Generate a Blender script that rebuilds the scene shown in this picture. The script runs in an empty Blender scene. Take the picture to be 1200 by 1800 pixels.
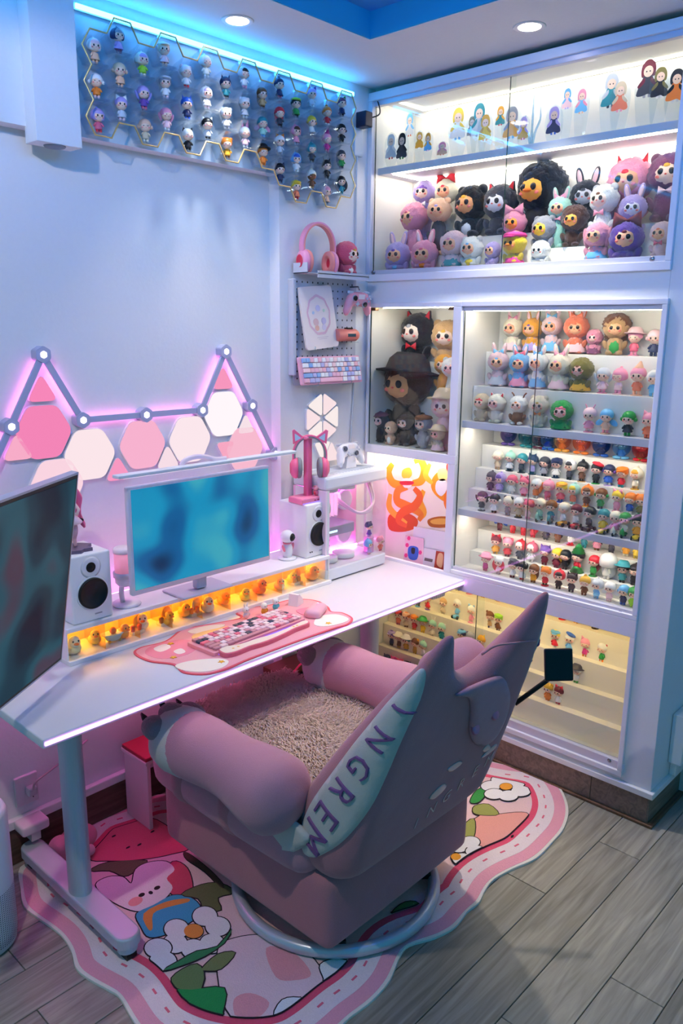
import bpy, bmesh, math, random
from mathutils import Vector, Matrix, Euler
from mathutils.geometry import delaunay_2d_cdt

rnd = random.Random(7)
PI = math.pi
SC = bpy.context.scene
COL = SC.collection

# ---------------------------------------------------------------- camera
FPX, YAW, PITCH, ROLL, CAMZ = 1403.75, math.radians(42.9557), math.radians(13.0618), math.radians(-0.5932), 1.68
_fw = Vector((math.cos(YAW) * math.cos(PITCH), math.sin(YAW) * math.cos(PITCH), -math.sin(PITCH)))
_r0 = Vector((math.sin(YAW), -math.cos(YAW), 0)); _d0 = _fw.cross(_r0)
_rt = math.cos(ROLL) * _r0 + math.sin(ROLL) * _d0
_dn = -math.sin(ROLL) * _r0 + math.cos(ROLL) * _d0
cam_d = bpy.data.cameras.new('camera'); cam = bpy.data.objects.new('camera', cam_d); COL.objects.link(cam)
cam.matrix_world = Matrix(((_rt.x, -_dn.x, -_fw.x, 0), (_rt.y, -_dn.y, -_fw.y, 0), (_rt.z, -_dn.z, -_fw.z, CAMZ), (0, 0, 0, 1)))
cam_d.sensor_fit = 'VERTICAL'; cam_d.sensor_height = 36; cam_d.lens = FPX / 1800 * 36; cam_d.clip_start = .02
SC.camera = cam

# ---------------------------------------------------------------- world, lamps, exposure
W = bpy.data.worlds.new('world'); SC.world = W; W.use_nodes = True
W.node_tree.nodes['Background'].inputs[0].default_value = (.015, .20, .32, 1)
W.node_tree.nodes['Background'].inputs[1].default_value = 1.1
SC.view_settings.view_transform = 'Standard'; SC.view_settings.look = 'None'
SC.view_settings.gamma = 1; SC.view_settings.use_curve_mapping = False
SC.view_settings.exposure = 0.0
CY_ = SC.cycles; CY_.adaptive_threshold = .02; CY_.max_bounces = 6; CY_.diffuse_bounces = 3; CY_.glossy_bounces = 3; CY_.transmission_bounces = 2; CY_.transparent_max_bounces = 12; CY_.caustics_reflective = False; CY_.caustics_refractive = False
DOWNLIGHT_W = 31; DOWNLIGHT_COL = (1, .93, .84)
BLUE_LED = 22; TRAY_LED = 46; CAB_LED = 70; DESK_LED = 5.0; PANEL_EM = .95; LINE_EM = 7

def pix(px, py, x=None, y=None, z=None):
    """where the photograph's pixel meets the plane x=, y= or z= of the room"""
    d = _rt * ((px - 600) / FPX) + _dn * ((py - 900) / FPX) + _fw
    o = Vector((0, 0, CAMZ))
    t = (x / d.x) if x is not None else (y / d.y) if y is not None else ((z - CAMZ) / d.z)
    return o + d * t

# ---------------------------------------------------------------- materials
def lin(h):
    h = h.lstrip('#'); o = []
    for i in (0, 2, 4):
        c = int(h[i:i + 2], 16) / 255
        o.append(c / 12.92 if c <= .04045 else ((c + .055) / 1.055) ** 2.4)
    return (o[0], o[1], o[2], 1)
_M = {}
def M(h, rough=.5, kind='plain', metal=0., emit=0., scale=60., bump=.2, var=.06, spec=.4):
    key = (h, rough, kind, metal, emit, scale, bump, var, spec)
    if key in _M: return _M[key]
    m = bpy.data.materials.new(kind + '_' + h.strip('#')); m.use_nodes = True
    nt = m.node_tree; N = nt.nodes; L = nt.links; b = N['Principled BSDF']
    c = lin(h)
    b.inputs['Base Color'].default_value = c; b.inputs['Roughness'].default_value = rough
    b.inputs['Metallic'].default_value = metal; b.inputs['Specular IOR Level'].default_value = spec
    if emit:
        b.inputs['Emission Color'].default_value = c; b.inputs['Emission Strength'].default_value = emit
    if kind in ('fabric', 'fur', 'wall', 'plush'):
        tc = N.new('ShaderNodeTexCoord'); nz = N.new('ShaderNodeTexNoise'); nz.inputs['Scale'].default_value = scale
        nz.inputs['Detail'].default_value = 4
        L.new(tc.outputs['Object'], nz.inputs['Vector'])
        mx = N.new('ShaderNodeMix'); mx.data_type = 'RGBA'
        mx.inputs['A'].default_value = tuple(v * (1 - var) for v in c[:3]) + (1,)
        mx.inputs['B'].default_value = tuple(min(1, v * (1 + var)) for v in c[:3]) + (1,)
        L.new(nz.outputs['Fac'], mx.inputs['Factor']); L.new(mx.outputs['Result'], b.inputs['Base Color'])
        bp = N.new('ShaderNodeBump'); bp.inputs['Strength'].default_value = bump; bp.inputs['Distance'].default_value = .004
        L.new(nz.outputs['Fac'], bp.inputs['Height']); L.new(bp.outputs['Normal'], b.inputs['Normal'])
        if kind == 'fabric' and scale == 420.:
            n2 = N.new('ShaderNodeTexNoise'); n2.inputs['Scale'].default_value = 7; n2.inputs['Detail'].default_value = 2; n2.inputs['Distortion'].default_value = .2
            L.new(tc.outputs['Object'], n2.inputs['Vector'])
            b2 = N.new('ShaderNodeBump'); b2.inputs['Strength'].default_value = .3; b2.inputs['Distance'].default_value = .02
            L.new(n2.outputs['Fac'], b2.inputs['Height']); L.new(b2.outputs['Normal'], bp.inputs['Normal'])
        if kind in ('fabric', 'fur', 'plush'):
            b.inputs['Sheen Weight'].default_value = .35; b.inputs['Sheen Roughness'].default_value = .4
            b.inputs['Specular IOR Level'].default_value = .1
    if kind == 'wood':
        tc = N.new('ShaderNodeTexCoord'); mp = N.new('ShaderNodeMapping'); mp.inputs['Scale'].default_value = (1.5, 22, 22)
        oi = N.new('ShaderNodeObjectInfo'); ad = N.new('ShaderNodeVectorMath'); ad.operation = 'ADD'
        sc_ = N.new('ShaderNodeVectorMath'); sc_.operation = 'SCALE'; sc_.inputs['Scale'].default_value = 17
        cb = N.new('ShaderNodeCombineXYZ'); L.new(oi.outputs['Random'], cb.inputs[0]); L.new(oi.outputs['Random'], cb.inputs[1])
        L.new(cb.outputs[0], sc_.inputs[0]); L.new(tc.outputs['Object'], ad.inputs[0]); L.new(sc_.outputs[0], ad.inputs[1])
        L.new(ad.outputs[0], mp.inputs['Vector'])
        nz = N.new('ShaderNodeTexNoise'); nz.inputs['Scale'].default_value = 2.2; nz.inputs['Detail'].default_value = 8; nz.inputs['Distortion'].default_value = 1.2
        L.new(mp.outputs[0], nz.inputs['Vector'])
        cr = N.new('ShaderNodeValToRGB'); cr.color_ramp.elements[0].position = .3; cr.color_ramp.elements[1].position = .72
        cr.color_ramp.elements[0].color = tuple(v * .62 for v in c[:3]) + (1,)
        cr.color_ramp.elements[1].color = tuple(min(1, v * 1.18) for v in c[:3]) + (1,)
        L.new(nz.outputs['Fac'], cr.inputs[0])
        hv = N.new('ShaderNodeHueSaturation'); mr = N.new('ShaderNodeMapRange'); mr.inputs['To Min'].default_value = .85; mr.inputs['To Max'].default_value = 1.15
        L.new(oi.outputs['Random'], mr.inputs[0]); L.new(mr.outputs[0], hv.inputs['Value']); L.new(cr.outputs[0], hv.inputs['Color'])
        L.new(hv.outputs[0], b.inputs['Base Color'])
        bp = N.new('ShaderNodeBump'); bp.inputs['Strength'].default_value = .12; bp.inputs['Distance'].default_value = .002
        L.new(nz.outputs['Fac'], bp.inputs['Height']); L.new(bp.outputs['Normal'], b.inputs['Normal'])
    _M[key] = m
    return m
def glass_mat(name, tint='#f4fbff', refl=1.0, haze=0.0, ior=1.45):
    if name in _M: return _M[name]
    m = bpy.data.materials.new(name); m.use_nodes = True; nt = m.node_tree; N = nt.nodes; L = nt.links
    N.remove(N['Principled BSDF']); out = N['Material Output']
    tr = N.new('ShaderNodeBsdfTransparent'); tr.inputs[0].default_value = lin(tint)
    gl = N.new('ShaderNodeBsdfGlossy'); gl.inputs['Roughness'].default_value = .03; gl.inputs[0].default_value = (1, 1, 1, 1)
    fr = N.new('ShaderNodeLayerWeight'); fr.inputs[0].default_value = .5
    pw = N.new('ShaderNodeMath'); pw.operation = 'POWER'; pw.inputs[1].default_value = 4.5; L.new(fr.outputs['Facing'], pw.inputs[0])
    ml = N.new('ShaderNodeMath'); ml.operation = 'MULTIPLY_ADD'; ml.inputs[1].default_value = .8; ml.inputs[2].default_value = .028 * refl; L.new(pw.outputs[0], ml.inputs[0])
    ms = N.new('ShaderNodeMixShader'); L.new(ml.outputs[0], ms.inputs[0]); L.new(tr.outputs[0], ms.inputs[1]); L.new(gl.outputs[0], ms.inputs[2])
    last = ms
    if haze:
        df = N.new('ShaderNodeBsdfDiffuse'); df.inputs[0].default_value = lin(tint)
        m2 = N.new('ShaderNodeMixShader'); m2.inputs[0].default_value = haze
        L.new(ms.outputs[0], m2.inputs[1]); L.new(df.outputs[0], m2.inputs[2]); last = m2
    L.new(last.outputs[0], out.inputs[0]); _M[name] = m
    return m
def emit_mat(h, strength):
    key = ('emit', h, strength)
    if key in _M: return _M[key]
    m = bpy.data.materials.new('glow_' + h.strip('#')); m.use_nodes = True; nt = m.node_tree; N = nt.nodes
    N.remove(N['Principled BSDF']); e = N.new('ShaderNodeEmission'); e.inputs[0].default_value = lin(h); e.inputs[1].default_value = strength
    nt.links.new(e.outputs[0], N['Material Output'].inputs[0]); _M[key] = m
    return m
WHITE = M('#f1eff2', .45); WALL = M('#e9e9ee', .7, 'wall', scale=90, bump=.12, var=.02)
PLASTIC = M('#efeef3', .35); LAMI = M('#efedf2', .4); BLACK = M('#0c0c10', .45); STEEL = M('#9a96a0', .25, metal=1.)
GLASS = glass_mat('cabinet_glass', '#fafdfb', 1.0); CLEAR = glass_mat('clear_plastic', '#eef6fb', 1.6, .035)

# ---------------------------------------------------------------- mesh helpers
def mk(name, verts, faces, smooth=False):
    me = bpy.data.meshes.new(name); me.from_pydata([tuple(v) for v in verts], [], faces); me.update()
    if smooth: me.polygons.foreach_set('use_smooth', [True] * len(me.polygons))
    return me
def bm2me(bm, name, smooth=False):
    bmesh.ops.recalc_face_normals(bm, faces=bm.faces[:])
    me = bpy.data.meshes.new(name); bm.to_mesh(me); bm.free()
    if smooth: me.polygons.foreach_set('use_smooth', [True] * len(me.polygons))
    return me
def ob(name, me, mat=None, parent=None, loc=(0, 0, 0), rot=(0, 0, 0), scale=(1, 1, 1), mats=None):
    o = bpy.data.objects.new(name, me); COL.objects.link(o)
    o.location = loc; o.rotation_euler = rot
    o.scale = scale if not isinstance(scale, (int, float)) else (scale,) * 3
    if parent is not None: o.parent = parent
    ms = mats or ([mat] if mat else [])
    if me is not None:
        while len(me.materials) < len(ms): me.materials.append(None)
        for i, m in enumerate(ms):
            if me.materials[i] is None and me.users == 1: me.materials[i] = m
            elif me.materials[i] is not m:
                o.material_slots[i].link = 'OBJECT'; o.material_slots[i].material = m
    return o
def thing(name, label, cat, loc=(0, 0, 0), rotz=0., group=None, scale=1.):
    o = bpy.data.objects.new(name, None); COL.objects.link(o); o.empty_display_size = .05
    o.location = loc; o.rotation_euler = (0, 0, rotz); o.scale = (scale,) * 3
    o['label'] = label; o['category'] = cat
    if group: o['group'] = group
    return o
def tag(o, label, cat, group=None, kind=None):
    o['label'] = label; o['category'] = cat
    if group: o['group'] = group
    if kind: o['kind'] = kind
    return o
def struct(o, label=None):
    o['kind'] = 'structure'
    if label: o['label'] = label
    return o
_bc = {}
def box_me(sx, sy, sz, bev=0., seg=2):
    key = (round(sx, 4), round(sy, 4), round(sz, 4), round(bev, 4), seg)
    if key in _bc: return _bc[key]
    bm = bmesh.new(); bmesh.ops.create_cube(bm, size=1)
    for v in bm.verts: v.co = Vector((v.co.x * sx, v.co.y * sy, v.co.z * sz))
    if bev > 0:
        bmesh.ops.bevel(bm, geom=bm.edges[:] + bm.verts[:], offset=min(bev, .49 * min(sx, sy, sz)), segments=seg, profile=.5, affect='EDGES')
    me = bm2me(bm, 'box', bev > 0 and seg > 2); _bc[key] = me
    return me
def bx(name, a, b, mat, parent=None, bev=0., seg=2, rot=(0, 0, 0)):
    """box from corner a to corner b; the object's origin is its centre"""
    s = [abs(b[i] - a[i]) for i in range(3)]; c = [(a[i] + b[i]) / 2 for i in range(3)]
    return ob(name, box_me(*s, bev, seg), mat, parent, c, rot)
def lathe_me(prof, seg=24, name='lathe', smooth=True):
    vs, fs = [], []; n = len(prof)
    for i in range(seg):
        a = 2 * PI * i / seg
        for r, z in prof: vs.append((r * math.cos(a), r * math.sin(a), z))
    for i in range(seg):
        j = (i + 1) % seg
        for k in range(n - 1):
            fs.append((i * n + k, j * n + k, j * n + k + 1, i * n + k + 1))
    bm = bmesh.new(); t = mk(name, vs, fs); bm.from_mesh(t); bpy.data.meshes.remove(t)
    bmesh.ops.remove_doubles(bm, verts=bm.verts[:], dist=1e-5)
    bmesh.ops.holes_fill(bm, edges=[e for e in bm.edges if e.is_boundary], sides=0)
    return bm2me(bm, name, smooth)
_cyc = {}
def cyl_me(r=1., h=1., seg=20, bev=0.):
    key = (round(r, 4), round(h, 4), seg, bev)
    if key not in _cyc:
        p = [(0, 0), (r, 0), (r, h), (0, h)] if not bev else [(0, 0), (r - bev, 0), (r, bev), (r, h - bev), (r - bev, h), (0, h)]
        _cyc[key] = lathe_me(p, seg, 'cyl', False)
    return _cyc[key]
def sphere_me(u=16, v=10, name='ball'):
    p = [(math.sin(PI * i / v), -math.cos(PI * i / v)) for i in range(v + 1)]
    p[0] = (0, -1); p[-1] = (0, 1)
    return lathe_me(p, u, name, True)
BALL = sphere_me(16, 10); BALLHI = sphere_me(32, 20); BALLLO = sphere_me(10, 6)
def smooth_path(pts, n=6, closed=False):
    P = [Vector(p) for p in pts]; out = []; m = len(P)
    rng = range(m if closed else m - 1)
    for i in rng:
        p0 = P[(i - 1) % m] if closed or i > 0 else P[0] * 2 - P[1]
        p1 = P[i]; p2 = P[(i + 1) % m]
        p3 = P[(i + 2) % m] if closed or i + 2 < m else P[-1] * 2 - P[-2]
        for k in range(n):
            t = k / n
            out.append(.5 * ((2 * p1) + (p2 - p0) * t + (2 * p0 - 5 * p1 + 4 * p2 - p3) * t * t + (3 * p1 - p0 - 3 * p2 + p3) * t ** 3))
    if not closed: out.append(P[-1])
    return out
def tube_me(pts, r, seg=10, closed=False, name='tube', caps=True):
    P = [Vector(p) for p in pts]; n = len(P)
    R_ = r if isinstance(r, (list, tuple)) else [r] * n
    vs, fs = [], []; up = None
    for i in range(n):
        a = P[(i - 1) % n] if closed or i > 0 else P[i]; b = P[(i + 1) % n] if closed or i < n - 1 else P[i]
        t = (b - a).normalized() if (b - a).length > 1e-9 else Vector((0, 0, 1))
        if up is None: up = t.orthogonal().normalized()
        up = (up - t * up.dot(t)); up = up.normalized() if up.length > 1e-6 else t.orthogonal().normalized()
        s = t.cross(up)
        for k in range(seg):
            a_ = 2 * PI * k / seg; vs.append(P[i] + (up * math.cos(a_) + s * math.sin(a_)) * R_[i])
    for i in range(n if closed else n - 1):
        j = (i + 1) % n
        for k in range(seg):
            l = (k + 1) % seg; fs.append((i * seg + k, i * seg + l, j * seg + l, j * seg + k))
    if caps and not closed:
        fs.append(tuple(reversed(range(seg)))); fs.append(tuple(range((n - 1) * seg, n * seg)))
    return mk(name, vs, fs, True)
def _axes(plane):
    return {'xy': (0, 1, 2), 'xz': (0, 2, 1), 'yz': (1, 2, 0)}[plane]
def prism_me(poly, d0, d1, plane='xy', name='prism', bev=0.):
    """2-D outline pulled from d0 to d1 along the remaining axis"""
    a, b, c = _axes(plane); bm = bmesh.new(); vs = []
    for p in poly:
        co = [0, 0, 0]; co[a], co[b], co[c] = p[0], p[1], d0; vs.append(bm.verts.new(co))
    f = bm.faces.new(vs); r = bmesh.ops.extrude_face_region(bm, geom=[f])
    for v in [g for g in r['geom'] if isinstance(g, bmesh.types.BMVert)]: v.co[c] = d1
    bmesh.ops.recalc_face_normals(bm, faces=bm.faces[:])
    if bev:
        cap = [e for e in bm.edges if abs(e.verts[0].co[c] - d1) < 1e-6 and abs(e.verts[1].co[c] - d1) < 1e-6]
        bmesh.ops.bevel(bm, geom=cap, offset=bev, segments=3, profile=.5, affect='EDGES')
    bmesh.ops.triangulate(bm, faces=[g for g in bm.faces if len(g.verts) > 4])
    return bm2me(bm, name)
def inside(p, poly):
    c = False; n = len(poly)
    for i in range(n):
        x1, y1 = poly[i]; x2, y2 = poly[i - 1]
        if (y1 > p[1]) != (y2 > p[1]) and p[0] < (x2 - x1) * (p[1] - y1) / (y2 - y1) + x1: c = not c
    return c
def bdist(p, poly):
    best = 9e9; n = len(poly)
    for i in range(n):
        ax, ay = poly[i - 1]; bx_, by = poly[i]; dx, dy = bx_ - ax, by - ay; l = dx * dx + dy * dy
        t = 0 if l == 0 else max(0, min(1, ((p[0] - ax) * dx + (p[1] - ay) * dy) / l))
        best = min(best, math.hypot(p[0] - ax - t * dx, p[1] - ay - t * dy))
    return best
def puff_me(poly, rad, step, fmap, name='puff', rings=()):
    """a stuffed shape: outline + inner grid, two skins; fmap(u, v, s, side) -> 3-D point, s rises 0..1 from the seam inwards"""
    poly = [tuple(p) for p in poly]
    us = [p[0] for p in poly]; vs = [p[1] for p in poly]; pts = [Vector(p) for p in poly]; nb = len(pts)
    keep = max(rings) + step * .3 if rings else step * .45
    for d in rings:
        m_ = len(poly)
        for i in range(m_):
            t = Vector(poly[(i + 1) % m_]) - Vector(poly[i - 1]); t = t.normalized() if t.length else Vector((1, 0))
            for sg in (1, -1):
                q = (poly[i][0] - sg * t.y * d, poly[i][1] + sg * t.x * d)
                if inside(q, poly) and bdist(q, poly) > d * .9: pts.append(Vector(q))
    u = min(us) + step * .5; row = 0
    while u < max(us):
        v = min(vs) + step * (.5 if row % 2 else .0)
        while v < max(vs):
            if inside((u, v), poly) and bdist((u, v), poly) > keep: pts.append(Vector((u, v)))
            v += step
        u += step * .9; row += 1
    edges = [(i, (i + 1) % nb) for i in range(nb)]
    co, _, tri, *_r = delaunay_2d_cdt(pts, edges, [], 1, 1e-7)
    V, F = [], []; n = len(co); isb = []
    for c in co:
        d = bdist((c.x, c.y), poly); isb.append(d < 1e-6); t = min(1, d / rad)
        s = math.sqrt(max(0, 1 - (1 - t) ** 2)); V.append(fmap(c.x, c.y, s, 1))
    back = {}
    for i, c in enumerate(co):
        if isb[i]: back[i] = i
        else:
            d = bdist((c.x, c.y), poly); t = min(1, d / rad); s = math.sqrt(max(0, 1 - (1 - t) ** 2))
            back[i] = len(V); V.append(fmap(c.x, c.y, s, -1))
    for t in tri:
        F.append(tuple(t)); F.append(tuple(back[k] for k in reversed(t)))
    return mk(name, V, F, True)
def pillow_me(poly, thick, rad, step, plane='xz', name='pillow'):
    a, b, c = _axes(plane)
    def fm(u, v, s, side):
        co = [0, 0, 0]; co[a], co[b], co[c] = u, v, side * s * thick / 2
        return co
    return puff_me(poly, rad, step, fm, name)
def ell(cx, cy, rx, ry, n=24, a0=0., a1=2 * PI):
    return [(cx + rx * math.cos(a0 + (a1 - a0) * i / n), cy + ry * math.sin(a0 + (a1 - a0) * i / n)) for i in range(n)]
def rrect(x0, y0, x1, y1, r, n=5):
    o = []
    for cx, cy, a in ((x1 - r, y1 - r, 0), (x0 + r, y1 - r, PI / 2), (x0 + r, y0 + r, PI), (x1 - r, y0 + r, 1.5 * PI)):
        for i in range(n + 1): o.append((cx + r * math.cos(a + PI / 2 * i / n), cy + r * math.sin(a + PI / 2 * i / n)))
    return o
def smooth2(pts, n=6): return [(p.x, p.y) for p in smooth_path([(a, b, 0) for a, b in pts], n, True)]
def text_me(s, size, depth, name='lettering', off=0.):
    cu = bpy.data.curves.new(name, 'FONT'); cu.body = s; cu.size = size; cu.extrude = depth; cu.resolution_u = 2; cu.offset = off
    cu.align_x = 'CENTER'; cu.align_y = 'CENTER'
    o = bpy.data.objects.new(name, cu); COL.objects.link(o); bpy.context.view_layer.update()
    dg = bpy.context.evaluated_depsgraph_get(); me = bpy.data.meshes.new_from_object(o.evaluated_get(dg))
    bpy.data.objects.remove(o); bpy.data.curves.remove(cu); me.materials.clear()
    bm = bmesh.new(); bm.from_mesh(me); bmesh.ops.triangulate(bm, faces=bm.faces[:])
    for _ in range(2):
        lg = [e for e in bm.edges if e.calc_length() > size * .16]
        if lg: bmesh.ops.subdivide_edges(bm, edges=lg, cuts=1); bmesh.ops.triangulate(bm, faces=bm.faces[:])
    bm.to_mesh(me); bm.free()
    return me

# ================================================================ the room
XC, YC, YW, ZC = 2.533, 2.226, 2.278, 2.575      # cabinet front, column face, recessed wall, soffit
fl = struct(bx('floor', (-1.2, -1.2, -.06), (3.0, 2.33, -.008), M('#5d5550', .7)), 'grey oak plank floor')
PLK = M('#9d978b', .42, 'wood')
y0 = .975 - .143 * 14; k = 0
joints = {14: [1.98], 13: [2.335], 12: [1.5], 11: [1.81], 10: [1.4, 2.3]}
while y0 < 2.27:
    xs = [-1.2] + sorted(joints.get(k, []) or [(.35 + (k * .47) % .9), (1.55 + (k * .39) % .9)]) + [2.9]
    for a, b in zip(xs, xs[1:]):
        ob('plank', box_me(b - a - .0022, .1408, .008, .0012, 1), PLK, fl, ((a + b) / 2 - fl.location.x, y0 + .0715 - fl.location.y, -.004 - fl.location.z))
    y0 += .143; k += 1
wb = struct(bx('wall_back', (-1.2, YW, 0), (2.048, 2.36, 2.2), WALL), 'pale recessed back wall behind the desk')
wc = struct(bx('wall_column', (2.048, YC, 0), (2.56, 2.36, 2.62), WALL), 'pale wall column beside the display cabinets')
bm_ = struct(bx('wall_beam', (-1.2, YC, 2.2), (2.048, 2.36, 2.62), WALL), 'pale beam along the top of the back wall')
struct(bx('wall_right', (2.82, -1.2, 0), (2.9, .9, 2.62), WALL), 'pale wall beyond the cabinets')
ce = struct(bx('ceiling', (-1.2, 1.874, ZC), (3.0, 2.36, 2.7), WALL), 'white ceiling soffit with downlights')
bx('soffit', (2.123, -1.2, ZC), (3.0, 1.874, 2.7), WALL, ce).location -= ce.location
bx('tray', (.3, .1, 2.655), (2.123, 1.874, 2.7), M('#3f9fe0', .6), ce).location -= ce.location  # blue cove glow of the tray ceiling put into its colour
bx('soffit', (-1.2, -1.2, ZC), (.3, 1.874, 2.7), WALL, ce).location -= ce.location
bx('soffit', (.3, -1.2, ZC), (2.123, .1, 2.7), WALL, ce).location -= ce.location
TEAL_GLOW = M('#3aa3c4', .6)  # thin boards on the tray edges carry the cove glow as colour
bx('tray_glow_face', (2.119, .1, ZC + .001), (2.1229, 1.874, 2.655), TEAL_GLOW, ce).location -= ce.location
bx('tray_glow_face', (.3, 1.870, ZC + .001), (2.119, 1.8739, 2.655), TEAL_GLOW, ce).location -= ce.location
# blue cove strips along the near sides of the ceiling tray (out of view from here)
struct(bx('trim_1', (.32, .102, 2.60), (2.1, .112, 2.64), emit_mat('#1096ff', TRAY_LED)), 'blue cove light strip along the near side of the ceiling tray')
struct(bx('trim_2', (.302, .12, 2.60), (.312, 1.86, 2.64), emit_mat('#1096ff', TRAY_LED)), 'blue cove light strip along the left side of the ceiling tray')
struct(bx('trim_added_lip', (.3, .1, ZC), (2.123, .17, ZC + .010), WALL), 'added unseen cove lip shielding the room from the blue strip')  # lips added under the strips to keep direct blue light off the room
struct(bx('trim_added_side_lip', (.3, .17, ZC), (.37, 1.874, ZC + .010), WALL), 'added unseen side lip shielding the room from the blue strip')
# boxed duct with its round grille
du = thing('duct_box', 'white boxed duct hanging from the ceiling with round grille underneath', 'duct', (1.19, 2.20, 2.157))
bx('casing', (1.123, 2.171, 2.157), (1.256, 2.236, ZC), WALL, du, .002).location -= Vector(du.location)
ob('grille_rim', lathe_me([(.016, -.004), (.027, -.004), (.03, 0), (.016, .0)], 28), M('#8d8f98', .4, metal=.6), du, (0, .002, 0))
ob('grille_hole', cyl_me(.0165, .003, 24), BLACK, du, (0, .002, -.0035))
# skirting and cable trunking on the back wall
bb = struct(bx('baseboard_back', (-1.2, YW - .012, 0), (2.047, YW, .125), M('#6f5348', .5, 'wood')), 'brown wooden skirting under the back wall')
struct(bx('baseboard_column', (2.05, YC - .012, 0), (2.533, YC, .125), M('#6f5348', .5, 'wood')), 'brown wooden skirting under the wall column')
tr_ = tag(bx('cable_trunking', (-1.0, YW - .022, .128), (2.04, YW, .158), WHITE, None, .003), 'long white cable trunking along the wall above skirting', 'trunking')
# ceiling LED strip
ls = thing('led_strip', 'glowing white-blue light strip where beam meets ceiling', 'light strip', (1.86, YC - .012, 2.53))
bx('channel', (1.28, YC - .010, 2.523), (2.425, YC - .002, 2.541), WHITE, ls).location -= Vector(ls.location)
bx('diffuser', (1.285, YC - .016, 2.526), (2.42, YC - .010, 2.538), emit_mat('#38aaff', BLUE_LED), ls).location -= Vector(ls.location)
# strip continuing behind the duct, lighting the left part of the beam
l2 = thing('led_strip', 'light strip above the beam left of the duct box', 'light strip', (.4, YC - .012, 2.53))
bx('diffuser', (-.6, YC - .016, 2.526), (1.10, YC - .010, 2.538), emit_mat('#30acff', BLUE_LED * .3), l2).location -= Vector(l2.location)

# downlights: two in view, the rest of the ring goes on round the soffit
def downlight(x, y, label, watt=DOWNLIGHT_W, cone=88):
    t = thing('downlight', label, 'downlight', (x, y, ZC), group='round downlights in the soffit')
    ob('trim_ring', lathe_me([(.034, -.001), (.046, -.003), (.05, 0), (.034, 0)], 32), WHITE, t)
    ob('lens', cyl_me(.034, .002, 28), emit_mat('#fff4f8', 16), t, (0, 0, -.0025))
    ld = bpy.data.lights.new('downlight_lamp', 'SPOT'); ld.energy = watt; ld.color = DOWNLIGHT_COL
    ld.spot_size = math.radians(cone); ld.spot_blend = 1.0 if cone < 120 else .12; ld.shadow_soft_size = .03
    lo = bpy.data.objects.new('downlight_lamp', ld); COL.objects.link(lo); lo.parent = t; lo.location = (0, 0, -.012)
downlight(1.735, 2.064, 'round white downlight nearest the back wall')
downlight(2.357, 1.434, 'round white downlight in front of the upper cabinet', 80, 80)
downlight(.15, 1.15, 'wide round ceiling lamp left of the tray', 52, 178)
# ================================================================ built-in display cabinets
def wbx(name, a, b, mat, parent, bev=0., seg=2):
    o = bx(name, a, b, mat, parent, bev, seg); o.location = Vector(o.location) - Vector(parent.location)
    return o
XB = 2.785
FRAME = M('#ebe9f4', .4); INNER = M('#f3efe8', .55); TRACK = M('#cfcfe0', .35, metal=.2); HINGE = M('#6b4a34', .35, metal=.7)
su = thing('cabinet_surround', 'tall white built-in cabinet casing reaching from plinth to ceiling', 'cabinet', (2.66, 1.55, 0))
wbx('end_panel', (XC, .892, .131), (2.82, 1.0, 2.556), WALL, su, .002)
wbx('middle_rail', (XC, 1.0, 1.775), (2.8, 2.226, 1.858), WALL, su)
wbx('wall_stile', (XC, 2.212, .131), (2.8, 2.226, 1.775), WALL, su)
wbx('bottom_rail', (XC, 1.0, .131), (2.8, 2.226, .178), WALL, su)
wbx('base_ledge', (XC - .014, .878, .108), (2.82, 2.226, .131), WHITE, su, .003)
PLW = M('#8b7768', .5, 'wood')
for a, b in ((.897, 1.105), (1.107, 1.62), (1.622, 2.226)): wbx('plinth_board', (XC, a, 0), (2.6, b, .108), PLW, su, .001)
wbx('plinth_end_board', (2.535, .893, 0), (2.82, .9, .108), PLW, su)
wbx('plinth_strip', (XC - .014, .871, 0), (XC, 2.226, .011), M('#7c5c46', .5, 'wood'), su, .003)
wbx('plinth_strip', (XC, .871, 0), (2.82, .893, .011), M('#7c5c46', .5, 'wood'), su, .003)
def knob(parent, x, y, z):
    ob('knob', lathe_me([(0, 0), (.004, 0), (.004, .008), (.0085, .011), (.0085, .016), (.006, .019), (0, .019)], 18), STEEL, parent,
       Vector((x, y, z)) - Vector(parent.location), (0, -PI / 2, 0))
def carcass(name, label, y0, y1, z0, z1, ledcol, back=XB):
    t = thing(name, label, 'cabinet', (2.66, (y0 + y1) / 2, z0 - .012), group='glass fronted display cabinets')
    wbx('back_panel', (back, y0, z0), (back + .012, y1, z1), INNER, t)
    wbx('side_panel', (XC + .004, y0 - .008, z0), (back, y0, z1), INNER, t)
    wbx('side_panel', (XC + .004, y1, z0), (back, y1 + .008, z1), INNER, t)
    wbx('top_panel', (XC + .004, y0 - .008, z1), (back + .012, y1 + .008, z1 + .012), INNER, t)
    wbx('bottom_panel', (XC + .004, y0 - .008, z0 - .012), (back + .012, y1 + .008, z0), INNER, t)
    return t
def strip(t, x, y0, y1, z, col, s, w=.006):
    wbx('led_strip', (x - w / 2, y0, z - .004), (x + w / 2, y1, z), emit_mat(col, s), t)
def pane(t, x, y0, y1, z0, z1, kb=None):
    p = wbx('glass_pane', (x, y0, z0), (x + .004, y1, z1), GLASS, t)
    e = ob('edge', box_me(.0042, .0014, z1 - z0), M('#1d3a38', .2), p, (0, (y1 - y0) / 2 - .0012, 0))
    if kb: 
        ob('knob', lathe_me([(0, 0), (.004, 0), (.004, .008), (.0085, .011), (.0085, .016), (.006, .019), (0, .019)], 18), STEEL, p,
           Vector((x, kb[0], kb[1])) - Vector((x + .002, (y0 + y1) / 2, (z0 + z1) / 2)), (0, -PI / 2, 0))
    return p
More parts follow.
